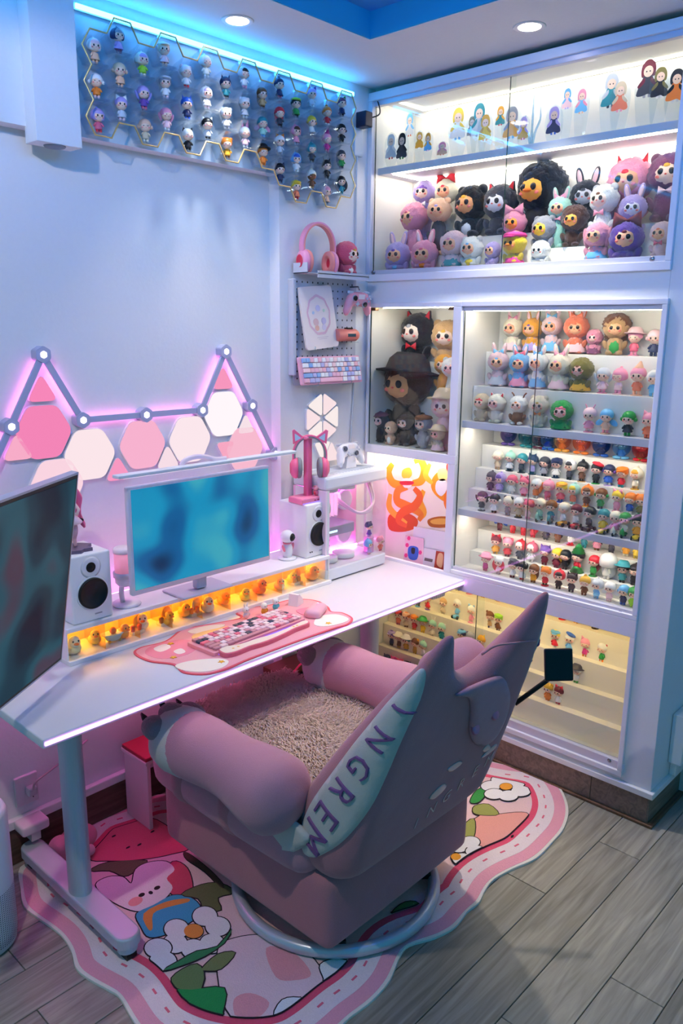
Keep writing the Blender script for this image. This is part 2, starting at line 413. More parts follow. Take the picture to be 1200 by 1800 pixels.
def frame(t, y0, y1, z0, z1, wl, wr, wb_, wt, x0=XC - .014, x1=XC + .004):
    wbx('frame_bottom', (x0, y0, z0), (x1, y1, z0 + wb_), FRAME, t, .002)
    wbx('frame_top', (x0, y0, z1 - wt), (x1, y1, z1), FRAME, t, .002)
    wbx('frame_side', (x0, y0, z0 + wb_), (x1, y0 + wr, z1 - wt), FRAME, t, .002)
    if wl: wbx('frame_side', (x0, y1 - wl, z0 + wb_), (x1, y1, z1 - wt), FRAME, t, .002)
LEDW, LEDY = '#fff3e2', '#ffe0a0'
# upper cabinet
cu = carcass('display_cabinet', 'wide upper glass cabinet under the ceiling holding plush toys and figurines', 1.008, 2.208, 1.892, 2.528, LEDW)
frame(cu, .997, 2.226, 1.858, 2.556, .02, .02, .027, .03)
wbx('track', (XC - .003, 1.012, 1.885), (XC + .02, 2.206, 1.902), TRACK, cu, .001)
wbx('top_track', (XC - .003, 1.012, 2.508), (XC + .02, 2.206, 2.528), TRACK, cu, .001)
wbx('shelf', (2.562, 1.008, 2.265), (XB, 2.208, 2.29), M('#d7d5e4', .4), cu, .001)
pane(cu, 2.538, 1.585, 2.204, 1.9, 2.51, (2.19, 1.893)); pane(cu, 2.546, 1.014, 1.612, 1.9, 2.51, (1.06, 1.893))
for z in (2.528, 2.265):
    strip(cu, 2.575, 1.03, 2.14, z, LEDW, CAB_LED * (.5 if z > 2.4 else .75)); strip(cu, 2.755, 1.03, 2.14, z, LEDW, CAB_LED * (.35 if z > 2.4 else .6))
    wbx('led_strip', (2.575, 2.134, z - .004), (2.755, 2.14, z), emit_mat(LEDW, CAB_LED * (.35 if z > 2.4 else .6)), cu)
# narrow cabinet beside the wall column
cn = carcass('display_cabinet', 'narrow glass cabinet beside the wall column packed with dark plush toys', 1.790, 2.204, 1.200, 1.758, LEDW)
frame(cn, 1.7521, 2.212, 1.165, 1.775, .008, .036, .036, .018)
pane(cn, 2.529, 1.788, 2.203, 1.202, 1.755)
for y in (2.188, 1.802): wbx('hinge', (2.524, y - .013, 1.745), (2.545, y + .013, 1.756), HINGE, cn, .001)
strip(cn, 2.56, 1.82, 2.16, 1.758, LEDW, CAB_LED)
# open niche under it with printed boards
ni = thing('poster_niche', 'lit open niche below the narrow cabinet lined with white boards', 'niche', (2.6, 1.98, .70))
wbx('back_board', (2.575, 1.785, .70), (2.59, 2.212, 1.165), M('#fbf3ea', .6), ni)
wbx('side_board', (XC - .0138, 1.7525, .7312), (2.60, 1.785, 1.1648), FRAME, ni)
strip(ni, 2.55, 1.82, 2.18, 1.164, '#ffe9c8', CAB_LED * 1.0)
# main cabinet
cmn = carcass('display_cabinet', 'large middle glass cabinet with stepped shelves full of small figurines', 1.012, 1.752, .744, 1.745, LEDW)
frame(cmn, .993, 1.752, .731, 1.775, 0, .018, .016, .018)
wbx('track', (XC - .004, 1.012, .735), (XC + .02, 1.752, .758), TRACK, cmn, .001)
wbx('top_track', (XC, 1.012, 1.742), (XC + .02, 1.752, 1.757), TRACK, cmn, .001)
SHF = M('#dad7e6', .4)
for z in (1.308, .963): wbx('shelf', (2.556, 1.012, z), (XB, 1.752, z + .026), SHF, cmn, .001)
STEP = M('#f4f0ea', .5)
for x, z0, z1 in ((2.695, 1.334, 1.592), (2.618, 1.334, 1.464), (2.700, .989, 1.230), (2.662, .989, 1.140), (2.618, .989, 1.062), (2.700, .744, .882), (2.650, .744, .800)):
    wbx('step', (x, 1.014, z0), (XB, 1.75, z1), STEP, cmn, .001)
pane(cmn, 2.538, 1.415, 1.75, .752, 1.748); pane(cmn, 2.546, 1.013, 1.445, .752, 1.748, (1.055, .742))
strip(cmn, 2.572, 1.03, 1.735, 1.745, LEDW, CAB_LED)
for z in (1.308, .963): strip(cmn, 2.600, 1.03, 1.735, z + .0032, LEDW, CAB_LED * .85, .008)
# lower cabinet
cl_ = carcass('display_cabinet', 'low glass cabinet behind the chair with cream steps partly empty', 1.012, 2.200, .178, .690, LEDY)
frame(cl_, .993, 2.212, .15, .7308, .016, .018, .02, .062, XC - .014)
wbx('track', (XC - .004, 1.012, .168), (XC + .02, 2.2, .200), TRACK, cl_, .001)
wbx('top_track', (XC - .01, 1.012, .672), (XC + .02, 2.2, .688), TRACK, cl_, .001)
STEPY = M('#f3ead6', .5)
for x, z in ((2.712, .575), (2.682, .465), (2.648, .365), (2.612, .272)): wbx('step', (x, 1.014, .178), (XB, 2.198, z), STEPY, cl_, .001)
pane(cl_, 2.538, 1.60, 2.196, .2, .675); pane(cl_, 2.546, 1.013, 1.64, .2, .675, (1.045, .19))
strip(cl_, 2.572, 1.03, 2.18, .690, LEDY, CAB_LED * .75)

# wide side box and cable behind the cabinet end
sb_ = tag(bx('trunking_box', (2.664, .845, .19), (2.80, .891, .376), WHITE, None, .003), 'white junction box fixed to the teal-lit cabinet end', 'junction box')
tk = tag(bx('cable_duct', (2.69, .868, .131), (2.725, .891, .19), WHITE, None, .002), 'short white vertical cable duct below the junction box', 'trunking')
tag(ob('cable', tube_me(smooth_path([(2.74, .84, .35), (2.725, .80, .2), (2.72, .83, .08), (2.75, .80, .02), (2.76, .70, .012), (2.72, .60, .012)], 6), .007), M('#15151c', .6)), 'thick black cable lying beside the cabinet end', 'cable')
# ================================================================ desk
ZD = .718
dk = thing('desk', 'white standing desk with pink-lit front edge below the glowing panels', 'desk', (1.66, 1.95, 0))
wbx('desk_top', (.78, 1.687, ZD - .026), (2.528, 2.222, ZD), M('#dddbe6', .32, 'wall', scale=200, bump=.02, var=.01), dk, .004, 3)
wbx('led_edge', (.785, 1.683, ZD - .0165), (2.525, 1.6872, ZD - .0085), emit_mat('#f3a2ff', DESK_LED), dk)
wbx('rear_light', (.85, 2.226, ZD - .02), (2.04, 2.232, ZD - .008), emit_mat('#ff68c4', 40), dk)
wbx('crossbar', (1.0, 1.93, ZD - .06), (2.3, 1.99, ZD - .027), M('#c9cbd6', .4), dk, .004)
LEG = M('#c4ccd8', .38, metal=.25)
def oval_me(rx, ry, h): 
    return prism_me(ell(0, 0, rx, ry, 28), 0, h, 'xy', 'oval')
for lx in (.962, 2.225):
    lg = ob('leg', oval_me(.031, .04, ZD - .1), LEG, dk, (lx - 1.66, 1.915 - 1.95, .075))
    ob('leg_collar', oval_me(.0285, .037, .05), M('#aab2c2', .4, metal=.25), lg, (0, 0, ZD - .155))
    ft = ob('foot', prism_me(rrect(-.036, -.30, .036, .30, .034, 6), .052, .083, 'xy', 'foot', .006), LEG, dk, (lx - 1.66, 1.94 - 1.95, 0))
    for s in (-1, 1):
        cs = ob('caster', prism_me(ell(0, 0, .028, .026, 20), 0, .022, 'xy'), M('#c4ccd8', .4), ft, (0, s * .268, .031))
        ob('wheel', cyl_me(.017, .03, 18), BLACK, cs, (-.015, s * .004, -.013), (0, PI / 2, 0))
# ---- riser shelf with lit glass-fronted compartments
RY = 2.033
rs = thing('desk_shelf', 'long white desk riser with amber-lit glass front full of toy scenes', 'shelf', (1.578, 2.12, ZD))
RZ = .828
wbx('base_board', (1.034, RY - .01, ZD), (2.122, 2.222, ZD + .014), WHITE, rs, .002)
wbx('top_board', (1.036, RY, RZ - .014), (2.122, 2.222, RZ), LAMI, rs, .002)
wbx('end_board', (1.036, RY + .004, ZD + .014), (1.040, 2.222, RZ - .014), WHITE, rs)
wbx('end_board', (2.116, RY + .004, ZD + .014), (2.122, 2.222, RZ - .014), WHITE, rs)
wbx('back_board', (1.04, 2.16, ZD + .014), (2.116, 2.165, RZ - .014), M('#ffcf5a', .6), rs)
wbx('front_glass', (1.040, RY, ZD + .014), (2.116, RY + .003, RZ - .014), GLASS, rs)
wbx('led_strip', (1.05, RY + .10, RZ - .018), (2.11, RY + .106, RZ - .0142), emit_mat('#ffc030', 36), rs)
wbx('rear_light', (1.05, 2.2225, RZ - .008), (2.04, 2.2265, RZ - .001), emit_mat('#e884ff', 14), rs)
for i in range(1, 9):
    wbx('divider', (1.04 + i * .1195 - .001, RY + .006, ZD + .014), (1.04 + i * .1195 + .001, 2.16, RZ - .016), glass_mat('amber_acrylic', '#ffe6b8', 1.2, .05), rs)
# toys inside: ducks and bath tubs
def duck(x, y, z, s, col, lab, extra=None):
    t = thing('toy_duck', lab, 'toy', (x, y, z), rnd.uniform(-.5, .5), 'little toys behind the amber glass', s)
    b = ob('body', BALL, M(col, .35), t, (0, 0, .012), (0, 0, 0), (.016, .02, .012))
    h = ob('head', BALL, M(col, .35), t, (0, -.012, .028), (0, 0, 0), (.0115,) * 3)
    ob('beak', BALLLO, M('#ff7a1a', .4), h, (0, -1.05, -.1), (0, 0, 0), (.45, .5, .22))
    for sx in (-1, 1): ob('eye', BALLLO, BLACK, h, (sx * .45, -.82, .3), (0, 0, 0), (.16, .12, .2))
    ob('tail', BALLLO, M(col, .35), b, (0, .95, .4), (.6, 0, 0), (.4, .4, .35))
cols = ['#fff0c0', '#ffd23a', '#ff9c2a', '#fff3dc', '#ffc83a', '#ffb347', '#fff0d0', '#ffa92a', '#ffdc5a', '#ff8a3a']
pos = ['by the left end', 'left of the bathtub', 'beside the bathtub', 'next to the round mirror', 'right of the mirror', 'below the monitor corner',
       'under the screen', 'under the screen centre', 'past the screen centre', 'below the screen right end', 'left of the right speaker', 'under the right speaker', 'at the right end']
cn_ = {'#fff0c0': 'cream', '#ffd23a': 'yellow', '#ff9c2a': 'orange', '#fff3dc': 'white', '#ffc83a': 'amber', '#ffb347': 'apricot', '#fff0d0': 'pale', '#ffa92a': 'deep orange', '#ffdc5a': 'lemon', '#ff8a3a': 'tangerine'}
for i in range(13):
    x = 1.075 + i * .0825; c = cols[i % 10]
    duck(x, RY + .045 + .02 * (i % 2), ZD + .0145, 1.25 if i % 3 else 1.5, c, 'small ' + cn_[c] + ' toy duck behind amber glass ' + pos[i])
tb = thing('toy_bathtub', 'tiny pale blue bathtub toy with orange bather behind amber glass', 'toy', (1.207, RY + .04, ZD + .014))
ob('tub', lathe_me([(0, .006), (.018, .008), (.026, .024), (.029, .026), (.029, .029), (.022, .028), (0, .026)], 24), M('#bfe3ea', .3), tb, scale=(1.25, .8, 1))
ob('bather', BALL, M('#ff8a3a', .4), tb, (0, 0, .036), (0, 0, 0), (.011, .01, .011))
for sx in (-1, 1): ob('foot', BALLLO, M('#f5c04a', .4), tb, (sx * .018, -.008, .006), (0, 0, 0), (.005, .005, .006))
for i, (x, lab) in enumerate(((1.295, 'round mirror stand toy with orange bather behind amber glass'), (1.40, 'small amber bakery stand toy behind the glass'), (1.52, 'tiny table toy with two orange cups behind glass'), (1.99, 'amber swim ring toy under the right speaker'))):
    t = thing('toy_scene', lab, 'toy', (x, RY + .05, ZD + .014), 0, 'little toys behind the amber glass')
    ob('stand', box_me(.045, .03, .012, .003), M('#f4e6c8', .5), t, (0, 0, .006))
    ob('backdrop', lathe_me([(0, 0), (.02, 0), (.024, .004), (.02, .008), (0, .006)], 24), M(['#b8b6a8', '#ffb52e', '#f8e8c0', '#ffc21a'][i], .3), t, (.012, .012, .034), (PI / 2, 0, .3))
    for s in (-1, 1): ob('cup', lathe_me([(0, 0), (.006, 0), (.008, .016), (.004, .02), (0, .02)], 14), M(['#e8622a', '#a85a1a', '#ff8a2a', '#e8a01a'][i], .4), t, (s * .012 - .006, -.008, .012))

# ---- loudspeakers
def speaker(x0, x1, yf, z0, h, label):
    t = thing('speaker', label, 'speaker', ((x0 + x1) / 2, yf, z0), group='white bookshelf loudspeakers')
    w = x1 - x0
    ob('cabinet', box_me(w, .15, h, .006, 3), M('#f2f1f4', .4), t, (0, .075, h / 2))
    wf = ob('woofer', lathe_me([(0, -.004), (w * .12, -.002), (w * .3, .006), (w * .33, .0095), (w * .355, .008), (w * .36, 0), (0, 0)], 36), M('#0e1014', .5), t, (0, -.0005, h * .42), (PI / 2, 0, 0))
    ob('woofer_rim', lathe_me([(w * .345, 0), (w * .345, .003), (w * .385, .0025), (w * .395, 0)], 36), M('#e2e2ea', .4), t, (0, 0, h * .42), (PI / 2, 0, 0))
    tw = ob('tweeter', lathe_me([(0, .006), (w * .05, .004), (w * .085, .0015), (w * .1, .003), (w * .12, 0), (0, 0)], 28), BLACK, t, (0, 0, h * .80), (PI / 2, 0, 0))
    ob('waveguide', lathe_me([(w * .12, .0004), (w * .2, .0012), (w * .25, .0)], 32), M('#e6e6ee', .45), t, (0, 0, h * .80), (PI / 2, 0, 0))
    ob('badge', box_me(w * .18, .001, .004), M('#a8a8b4', .4), t, (w * .12, -.0008, h * .1))
    return t
sl = speaker(1.066, 1.196, 2.045, RZ, .205, 'white bookshelf speaker under the pink-haired figure beside the tall screen')
sr = speaker(2.022, 2.150, 2.06, RZ, .206, 'white bookshelf speaker with control knobs below the cat-ear headphones')
for z, r in ((.030, .006), (.052, .0045)): ob('knob', cyl_me(r, .008, 16), BLACK, sr, (.048, 0, z), (PI / 2, 0, 0))
for dx in (-.035, -.045): ob('port', cyl_me(.0025, .002, 12), BLACK, sr, (dx, 0, .022), (PI / 2, 0, 0))

# ---- centre monitor with long light bar
def screen_mat(name, cols, scale, strength, seed):
    m = bpy.data.materials.new(name); m.use_nodes = True; nt = m.node_tree; N = nt.nodes; L = nt.links
    N.remove(N['Principled BSDF']); e = N.new('ShaderNodeEmission'); e.inputs[1].default_value = strength
    tc = N.new('ShaderNodeTexCoord'); mp = N.new('ShaderNodeMapping'); mp.inputs['Location'].default_value = (seed, seed * .7, 0)
    nz = N.new('ShaderNodeTexNoise'); nz.inputs['Scale'].default_value = scale; nz.inputs['Detail'].default_value = 1.0
    cr = N.new('ShaderNodeValToRGB'); cr.color_ramp.interpolation = 'EASE'
    while len(cr.color_ramp.elements) < len(cols): cr.color_ramp.elements.new(.5)
    for i, (p, c) in enumerate(cols): cr.color_ramp.elements[i].position = p; cr.color_ramp.elements[i].color = lin(c)
    L.new(tc.outputs['Object'], mp.inputs[0]); L.new(mp.outputs[0], nz.inputs['Vector']); L.new(nz.outputs['Fac'], cr.inputs[0]); L.new(cr.outputs[0], e.inputs[0])
    g = N.new('ShaderNodeBsdfGlossy'); g.inputs['Roughness'].default_value = .25; ms = N.new('ShaderNodeMixShader'); ms.inputs[0].default_value = .04
    L.new(e.outputs[0], ms.inputs[1]); L.new(g.outputs[0], ms.inputs[2]); L.new(ms.outputs[0], N['Material Output'].inputs[0])
    return m
mo = thing('monitor', 'wide white desk monitor showing a blue-teal picture above the riser', 'monitor', (1.52, 2.02, RZ))
ob('panel', box_me(.555, .022, .335, .006, 3), M('#d9d6e6', .4), mo, (0, 0, .222))
sc1 = ob('screen', box_me(.535, .002, .308), screen_mat('screen_teal', [(.30, '#15355f'), (.42, '#1767a6'), (.52, '#1d9fd0'), (.62, '#45b6cf'), (.75, '#5d8f93')], 4.2, .8, 3.1), mo, (0, -.0115, .226))
ob('stand', box_me(.04, .03, .16, .006), M('#c9c8d8', .4), mo, (0, .03, .09)); ob('stand_foot', box_me(.2, .12, .008, .003), M('#c9c8d8', .4), mo, (0, .04, .004))
lb = thing('light_bar', 'long flat white lamp bar resting on top of the monitor', 'lamp', (1.55, 2.0, 1.245))
ob('bar', box_me(.70, .035, .010, .002), M('#dfe6ee', .35), lb, (0, 0, .010))
ob('lens', box_me(.66, .02, .002), emit_mat('#fff0ff', 1.2), lb, (0, 0, .004))
ob('clip_arch', tube_me(smooth_path([(-.11, .02, .012), (-.09, .02, .028), (-.05, .02, .034), (-.01, .02, .028), (.02, .015, .018), (.06, .01, .017)], 6), .008, 10), M('#f4dcea', .35), lb)
# ---- tall screen at the left end, turned towards the chair
ts = thing('monitor', 'tall dark screen with thin silver frame at the left desk end', 'monitor', (.80, 1.70, ZD))
TR, BR = Vector((1.012, 1.86, 1.312)), Vector((.958, 1.918, .795)); dl = Vector((-.83, -.56, 0)) * .50
def slab(name, a, b, c, d, th, mat, par, off=0.):
    """a b c d corners (front, seen by the user); thickness goes backwards"""
    n = (b - a).cross(d - a).normalized(); vs = [p - n * off for p in (a, b, c, d)] + [p - n * (off + th) for p in (a, b, c, d)]
    o = Vector(par.location)
    return ob(name, mk(name, [v - o for v in vs], [(0, 1, 2, 3), (7, 6, 5, 4), (0, 4, 5, 1), (1, 5, 6, 2), (2, 6, 7, 3), (3, 7, 4, 0)]), mat, par)
TL, BL = TR + dl, BR + dl
slab('panel', TL, BL, BR, TR, .02, M('#b9bcc9', .35, metal=.3), ts)
def inset(m):
    eu, ev = (TR - TL).normalized(), (BL - TL).normalized()
    return (TL + eu * m + ev * m, BL + eu * m - ev * m, BR - eu * m - ev * m, TR - eu * m + ev * m)
slab('bezel', *inset(.006), .001, BLACK, ts, -.001)
i_ = inset(.014); scm = screen_mat('screen_dark', [(.3, '#16273c'), (.42, '#1d4458'), (.52, '#2a6478'), (.60, '#5a4a60'), (.72, '#2f7f94')], 4.6, .55, 8.4)
slab('screen', *i_, .001, scm, ts, -.0022)
ob('arm_post', cyl_me(.015, .42, 18), M('#c9cbd6', .35), ts, (.02, .35, 0)); ob('arm_base', box_me(.1, .08, .02, .004), M('#c9cbd6', .35), ts, (.02, .35, .01))
ob('arm', tube_me([(.02, .35, .36), (-.0, .12, .36)], .014, 12), M('#c9cbd6', .35), ts)

# ---- microphone
mc = thing('microphone', 'white desk microphone with glowing pink grille beside the left speaker', 'microphone', (1.275, 2.10, RZ))
ob('base', lathe_me([(0, 0), (.042, 0), (.045, .004), (.04, .010), (0, .012)], 32), M('#eee6f2', .35), mc)
ob('stem', tube_me(smooth_path([(-.012, 0, .01), (-.016, 0, .04), (-.012, 0, .07)], 5), .008), M('#e8dcea', .35), mc)
ob('yoke', lathe_me([(.031, .092), (.036, .092), (.036, .108), (.031, .108)], 28), M('#d6d2e2', .35), mc)
ob('body', lathe_me([(0, .062), (.022, .064), (.031, .074), (.031, .108), (0, .108)], 28), M('#e6e2ee', .35), mc)
ob('grille', lathe_me([(0, .108), (.031, .108), (.031, .172), (0, .172)], 28), M('#f09ab8', .35, emit=.35), mc)
ob('cap', lathe_me([(0, .170), (.033, .170), (.033, .180), (.028, .186), (0, .186)], 28), M('#e9e2ee', .35), mc)
ob('rib', box_me(.012, .066, .066, .002), M('#e9e2ee', .35), mc, (0, 0, .14))
ob('dial', lathe_me([(.008, 0), (.0095, .002), (.011, 0)], 20), M('#9a9aa8', .4), mc, (.004, -.031, .084), (PI / 2, 0, 0))
ob('lamp', BALLLO, emit_mat('#46ff4a', 3), mc, (.010, -.031, .076), scale=.0016)
ob('lettering', text_me('mo', .014, .0004), M('#7a7a88', .5), mc, (.006, -.0364, .100), (PI / 2, 0, 0))
# ---- small round-headed camera robot
rb = thing('robot_camera', 'little white penguin-shaped camera robot beside the right speaker', 'camera', (1.975, 2.115, RZ))
ob('base', lathe_me([(0, 0), (.034, 0), (.036, .004), (.03, .008), (0, .009)], 28), PLASTIC, rb)
ob('body', lathe_me([(0, .008), (.016, .008), (.021, .025), (.020, .045), (.014, .062), (0, .066)], 24), PLASTIC, rb)
hd = ob('head', BALLHI, PLASTIC, rb, (0, 0, .086), scale=(.026, .026, .025))
ob('visor', BALL, BLACK, hd, (.25, -.78, -.02), (0, 0, .3), (.62, .35, .6)); ob('lens', BALLLO, M('#3a4654', .1), hd, (.36, -1.1, .0), scale=(.2, .1, .2))
for s in (-1, 1): ob('wing', BALL, M('#f08aa0', .4), rb, (s * .022, -.004, .044), (0, s * .35, 0), (.004, .008, .016))
ob('collar', lathe_me([(.013, .06), (.017, .06), (.017, .065), (.013, .065)], 20), M('#f08aa0', .4), rb)
# ---- ribbed white cable holder under the desk corner
ck = thing('cable_holder', 'small ribbed white cable holder under the right desk corner', 'cable holder', (2.40, 1.73, ZD - .052))
ob('tray', box_me(.075, .03, .014, .002), M('#ece4ea', .5), ck, (0, 0, .007)); ob('tab', box_me(.02, .012, .014), M('#ece4ea', .5), ck, (0, .008, .019))
for i in range(6): ob('rib', box_me(.004, .031, .0152), M('#c9b8c4', .5), ck, (-.03 + i * .012, 0, .007))
# ================================================================ PC case
pc = thing('computer_case', 'white glass-sided computer case glowing pink inside on the desk', 'computer', (2.283, 2.13, ZD))
PCW = M('#dfe4ee', .38)
def pcb(name, a, b, mat, bev=.002, par=None): return wbx(name, a, b, mat, par or pc, bev)
pcb('base_tray', (2.105, 2.039, ZD + .004), (2.462, 2.222, ZD + .052), PCW, .006)
for s in (2.15, 2.42): pcb('foot', (s - .02, 2.06, ZD), (s + .02, 2.2, ZD + .005), BLACK, 0)
tpc = pcb('top_cover', (2.105, 2.039, 1.078), (2.462, 2.222, 1.130), PCW, .010)
for i in range(16): ob('vent_slot', box_me(.004, .13, .002), M('#b4bac8', .5), tpc, (-.13 + i * .0175, 0, .0258), (0, 0, .5))
pcb('back_panel', (2.107, 2.206, .770), (2.460, 2.220, 1.078), M('#f4b8e4', .5), 0)  # pink inner light put into the panel's colour
pcb('rear_panel', (2.105, 2.041, .770), (2.113, 2.206, 1.078), M('#efdcf0', .5), 0)
for z in (.8, .93, 1.05): pcb('screw', (2.102, 2.1, z), (2.105, 2.106, z + .006), STEEL, 0)
pcb('side_glass', (2.122, 2.0405, .770), (2.460, 2.0435, 1.078), GLASS, 0)
pcb('front_glass', (2.458, 2.044, .770), (2.461, 2.205, 1.078), GLASS, 0)
pcb('corner_post', (2.113, 2.0405, .770), (2.125, 2.05, 1.078), PCW, 0)
pcb('motherboard', (2.125, 2.196, .80), (2.33, 2.206, 1.06), M('#e9d4ec', .5), 0)
for k_, (x, z) in enumerate(((2.20, 1.03), (2.20, 1.0), (2.20, .97))): pcb('memory_stick', (2.235 + k_ * .012, 2.15, .97), (2.241 + k_ * .012, 2.196, 1.06), emit_mat('#ff9ae8', 1.6), 0)
gp = pcb('graphics_card', (2.128, 2.07, .885), (2.30, 2.19, .925), M('#a9a4c4', .3, metal=.4), .004)
pcb('graphics_light', (2.130, 2.0685, .900), (2.20, 2.0705, .908), emit_mat('#bfe4ff', 2), 0)
def fan(cx, cy, cz, r, ax, col):
    rot = {'x': (0, PI / 2, 0), 'y': (PI / 2, 0, 0), 'z': (0, 0, 0)}[ax]
    f = ob('fan', lathe_me([(r * .84, -.008), (r, -.008), (r, .008), (r * .84, .008)], 28), PCW, pc, Vector((cx, cy, cz)) - Vector(pc.location), rot)
    ob('fan_light', lathe_me([(r * .80, -.003), (r * .85, -.003), (r * .85, .003), (r * .80, .003)], 28), emit_mat(col, 6.0), f)
    ob('fan_hub', cyl_me(r * .28, .012, 18), PLASTIC, f, (0, 0, -.006))
    bl = prism_me([(r * .25, -r * .1), (r * .8, -r * .28), (r * .82, r * .12), (r * .27, r * .14)], -.0015, .0015, 'xy')
    for i in range(7): ob('fan_blade', bl, M('#ffd0f2', .4, emit=.8), f, (0, 0, 0), (.25, 0, 2 * PI * i / 7))  # blades given a glow of their own for the pink fan light
for x in (2.20, 2.30): fan(x, 2.13, 1.062, .046, 'z', '#ff8ae6')
for x in (2.19, 2.29): fan(x, 2.12, .783, .046, 'z', '#ff9aea')
fan(2.15, 2.10, 1.0, .036, 'x', '#5ab4ff')
fan(2.365, 2.19, .845, .042, 'y', '#ff8ae6'); fan(2.365, 2.19, .985, .042, 'y', '#ff8ae6')
for i in range(4):
    pcb('cooler_fin', (2.17 + i * .02, 2.10, .955), (2.174 + i * .02, 2.18, 1.04), M('#ffc8ee', .3, emit=.5), 0)  # fins glow faintly, pink inner light put into their material
pump = ob('pump', lathe_me([(0, 0), (.03, 0), (.03, .02), (.024, .026), (0, .026)], 24), M('#ffc4ee', .3, emit=1.0), pc, Vector((2.30, 2.194, 1.0)) - Vector(pc.location), (PI / 2, 0, 0))  # pump glows by its material to strengthen the pink inner light
for k_ in (0, 1):
    ob('coolant_hose', tube_me(smooth_path([Vector(p) - Vector(pc.location) for p in ((2.30, 2.165, .99 + .012 * k_), (2.34, 2.09, .95), (2.40, 2.075, .955 + .01 * k_), (2.425 + .012 * k_, 2.09, 1.0), (2.415 + .014 * k_, 2.11, 1.07))], 6), .006, 10), M('#f2d8ee', .4), pc)
pcb('light_bar', (2.13, 2.188, 1.064), (2.45, 2.194, 1.070), emit_mat('#ff70dc', 38), 0)
pcb('light_bar', (2.13, 2.188, .776), (2.45, 2.194, .782), emit_mat('#ff70dc', 38), 0)

# ================================================================ headphones
def headphones(t, pads, shell, accent, R_=.062, cat=False, tilt=0.):
    """arch in the local xz plane, cups at both ends, origin under the cups"""
    arch = [(math.cos(a) * R_, 0, .085 + math.sin(a) * R_ * 1.15) for a in [PI * i / 24 for i in range(25)]]
    arch = [(R_, 0, .045)] + arch + [(-R_, 0, .045)]
    vs, fs = [], []
    def band(name, w, th, off, mat, part=None):
        P = [Vector(p) for p in arch]; V, F = [], []
        for i, p in enumerate(P):
            n = Vector((p.x, 0, max(0, p.z - .085))).normalized() if p.z > .085 else Vector((1 if p.x > 0 else -1, 0, 0))
            for dy, dn in ((-w, off), (w, off), (w, off + th), (-w, off + th)): V.append(p + Vector((0, dy, 0)) + n * dn)
        for i in range(len(P) - 1):
            for k in range(4): F.append((i * 4 + k, i * 4 + (k + 1) % 4, i * 4 + 4 + (k + 1) % 4, i * 4 + 4 + k))
        F.append((0, 1, 2, 3)); F.append(tuple(len(V) - 4 + q for q in (3, 2, 1, 0)))
        bm = bmesh.new(); m0 = mk('b', V, F); bm.from_mesh(m0); bpy.data.meshes.remove(m0)
        return ob(name, bm2me(bm, name, False), mat, t)
    band('headband', .011, .005, 0, shell); band('headband_pad', .010, .006, -.006, pads)
    for s in (-1, 1):
        c = ob('ear_cup', lathe_me([(0, .016), (.022, .015), (.032, .008), (.036, -.002), (.034, -.010), (0, -.010)], 28), shell, t, (s * (R_ - .004), 0, .035), (0, s * PI / 2, 0), (1.12, .92, 1))
        ob('cup_badge', lathe_me([(.014, .0165), (.017, .0175), (.02, .0158)], 24), accent, c)
        ob('ear_pad', lathe_me([(.014, -.010), (.016, -.022), (.025, -.027), (.034, -.022), (.036, -.012), (.030, -.009)], 28), pads, c)
        ob('inner_mesh', cyl_me(.016, .002, 20), accent, c, (0, 0, -.014))
        if cat:
            e = ob('cat_ear', prism_me([(-.024, 0), (.024, 0), (.006, .046), (-.002, .046)], -.007, .007, 'xz', 'ear'), shell, t, (s * .041, 0, .085 + R_ * .86), (0, s * .5, 0))
            ob('ear_window', prism_me([(-.013, .006), (.013, .006), (.002, .031), (-.001, .031)], -.0078, .0078, 'xz', 'win'), M('#b9d8ee', .3), e)
PK = M('#f4709c', .4); PKD = M('#e8487e', .4); GREYPAD = M('#8d8f96', .6)
st = thing('headphone_stand', 'pink headphone stand with usb hub base on the right speaker', 'stand', (2.083, 2.115, RZ + .2062))
ob('base', prism_me([(-.07, -.04), (.07, -.04), (.062, .04), (-.062, .04)], 0, .022, 'xy', 'base', .006), M('#f58ab0', .4), st)
for i in range(3): ob('usb_port', box_me(.010, .001, .004), M('#a83a68', .4), st, (.0 + i * .016, -.0402, .009))
ob('base_light', box_me(.13, .001, .003), emit_mat('#7a6cff', 2.2), st, (.0, -.0403, .0022))
ob('post', prism_me(rrect(-.014, -.012, .014, .012, .006), .022, .245, 'xy', 'post'), PK, st)
ob('cradle', box_me(.05, .03, .012, .004), M('#f58ab0', .4), st, (0, 0, .243))
hp = thing('headphones', 'pink cat-ear headphones with grey pads hanging on the pink stand', 'headphones', (2.083, 2.105, RZ + .30), math.radians(-38))
headphones(hp, GREYPAD, PK, PKD, .060, True)
# mascot-free little pink bear on the hub
tb2 = thing('toy_bear', 'tiny pink toy bear sitting on the headphone stand base', 'toy', (2.10, 2.088, RZ + .2285))
ob('body', BALL, M('#f07a9a', .5), tb2, (0, 0, .011), scale=(.010, .009, .011)); hb_ = ob('head', BALL, M('#f7a9b8', .5), tb2, (0, 0, .029), scale=.010)
for s in (-1, 1): ob('ear', BALLLO, M('#f07a9a', .5), hb_, (s * .7, 0, .75), scale=.38); ob('arm', BALLLO, M('#d83a5a', .5), tb2, (s * .011, -.004, .012), scale=(.004, .005, .007))

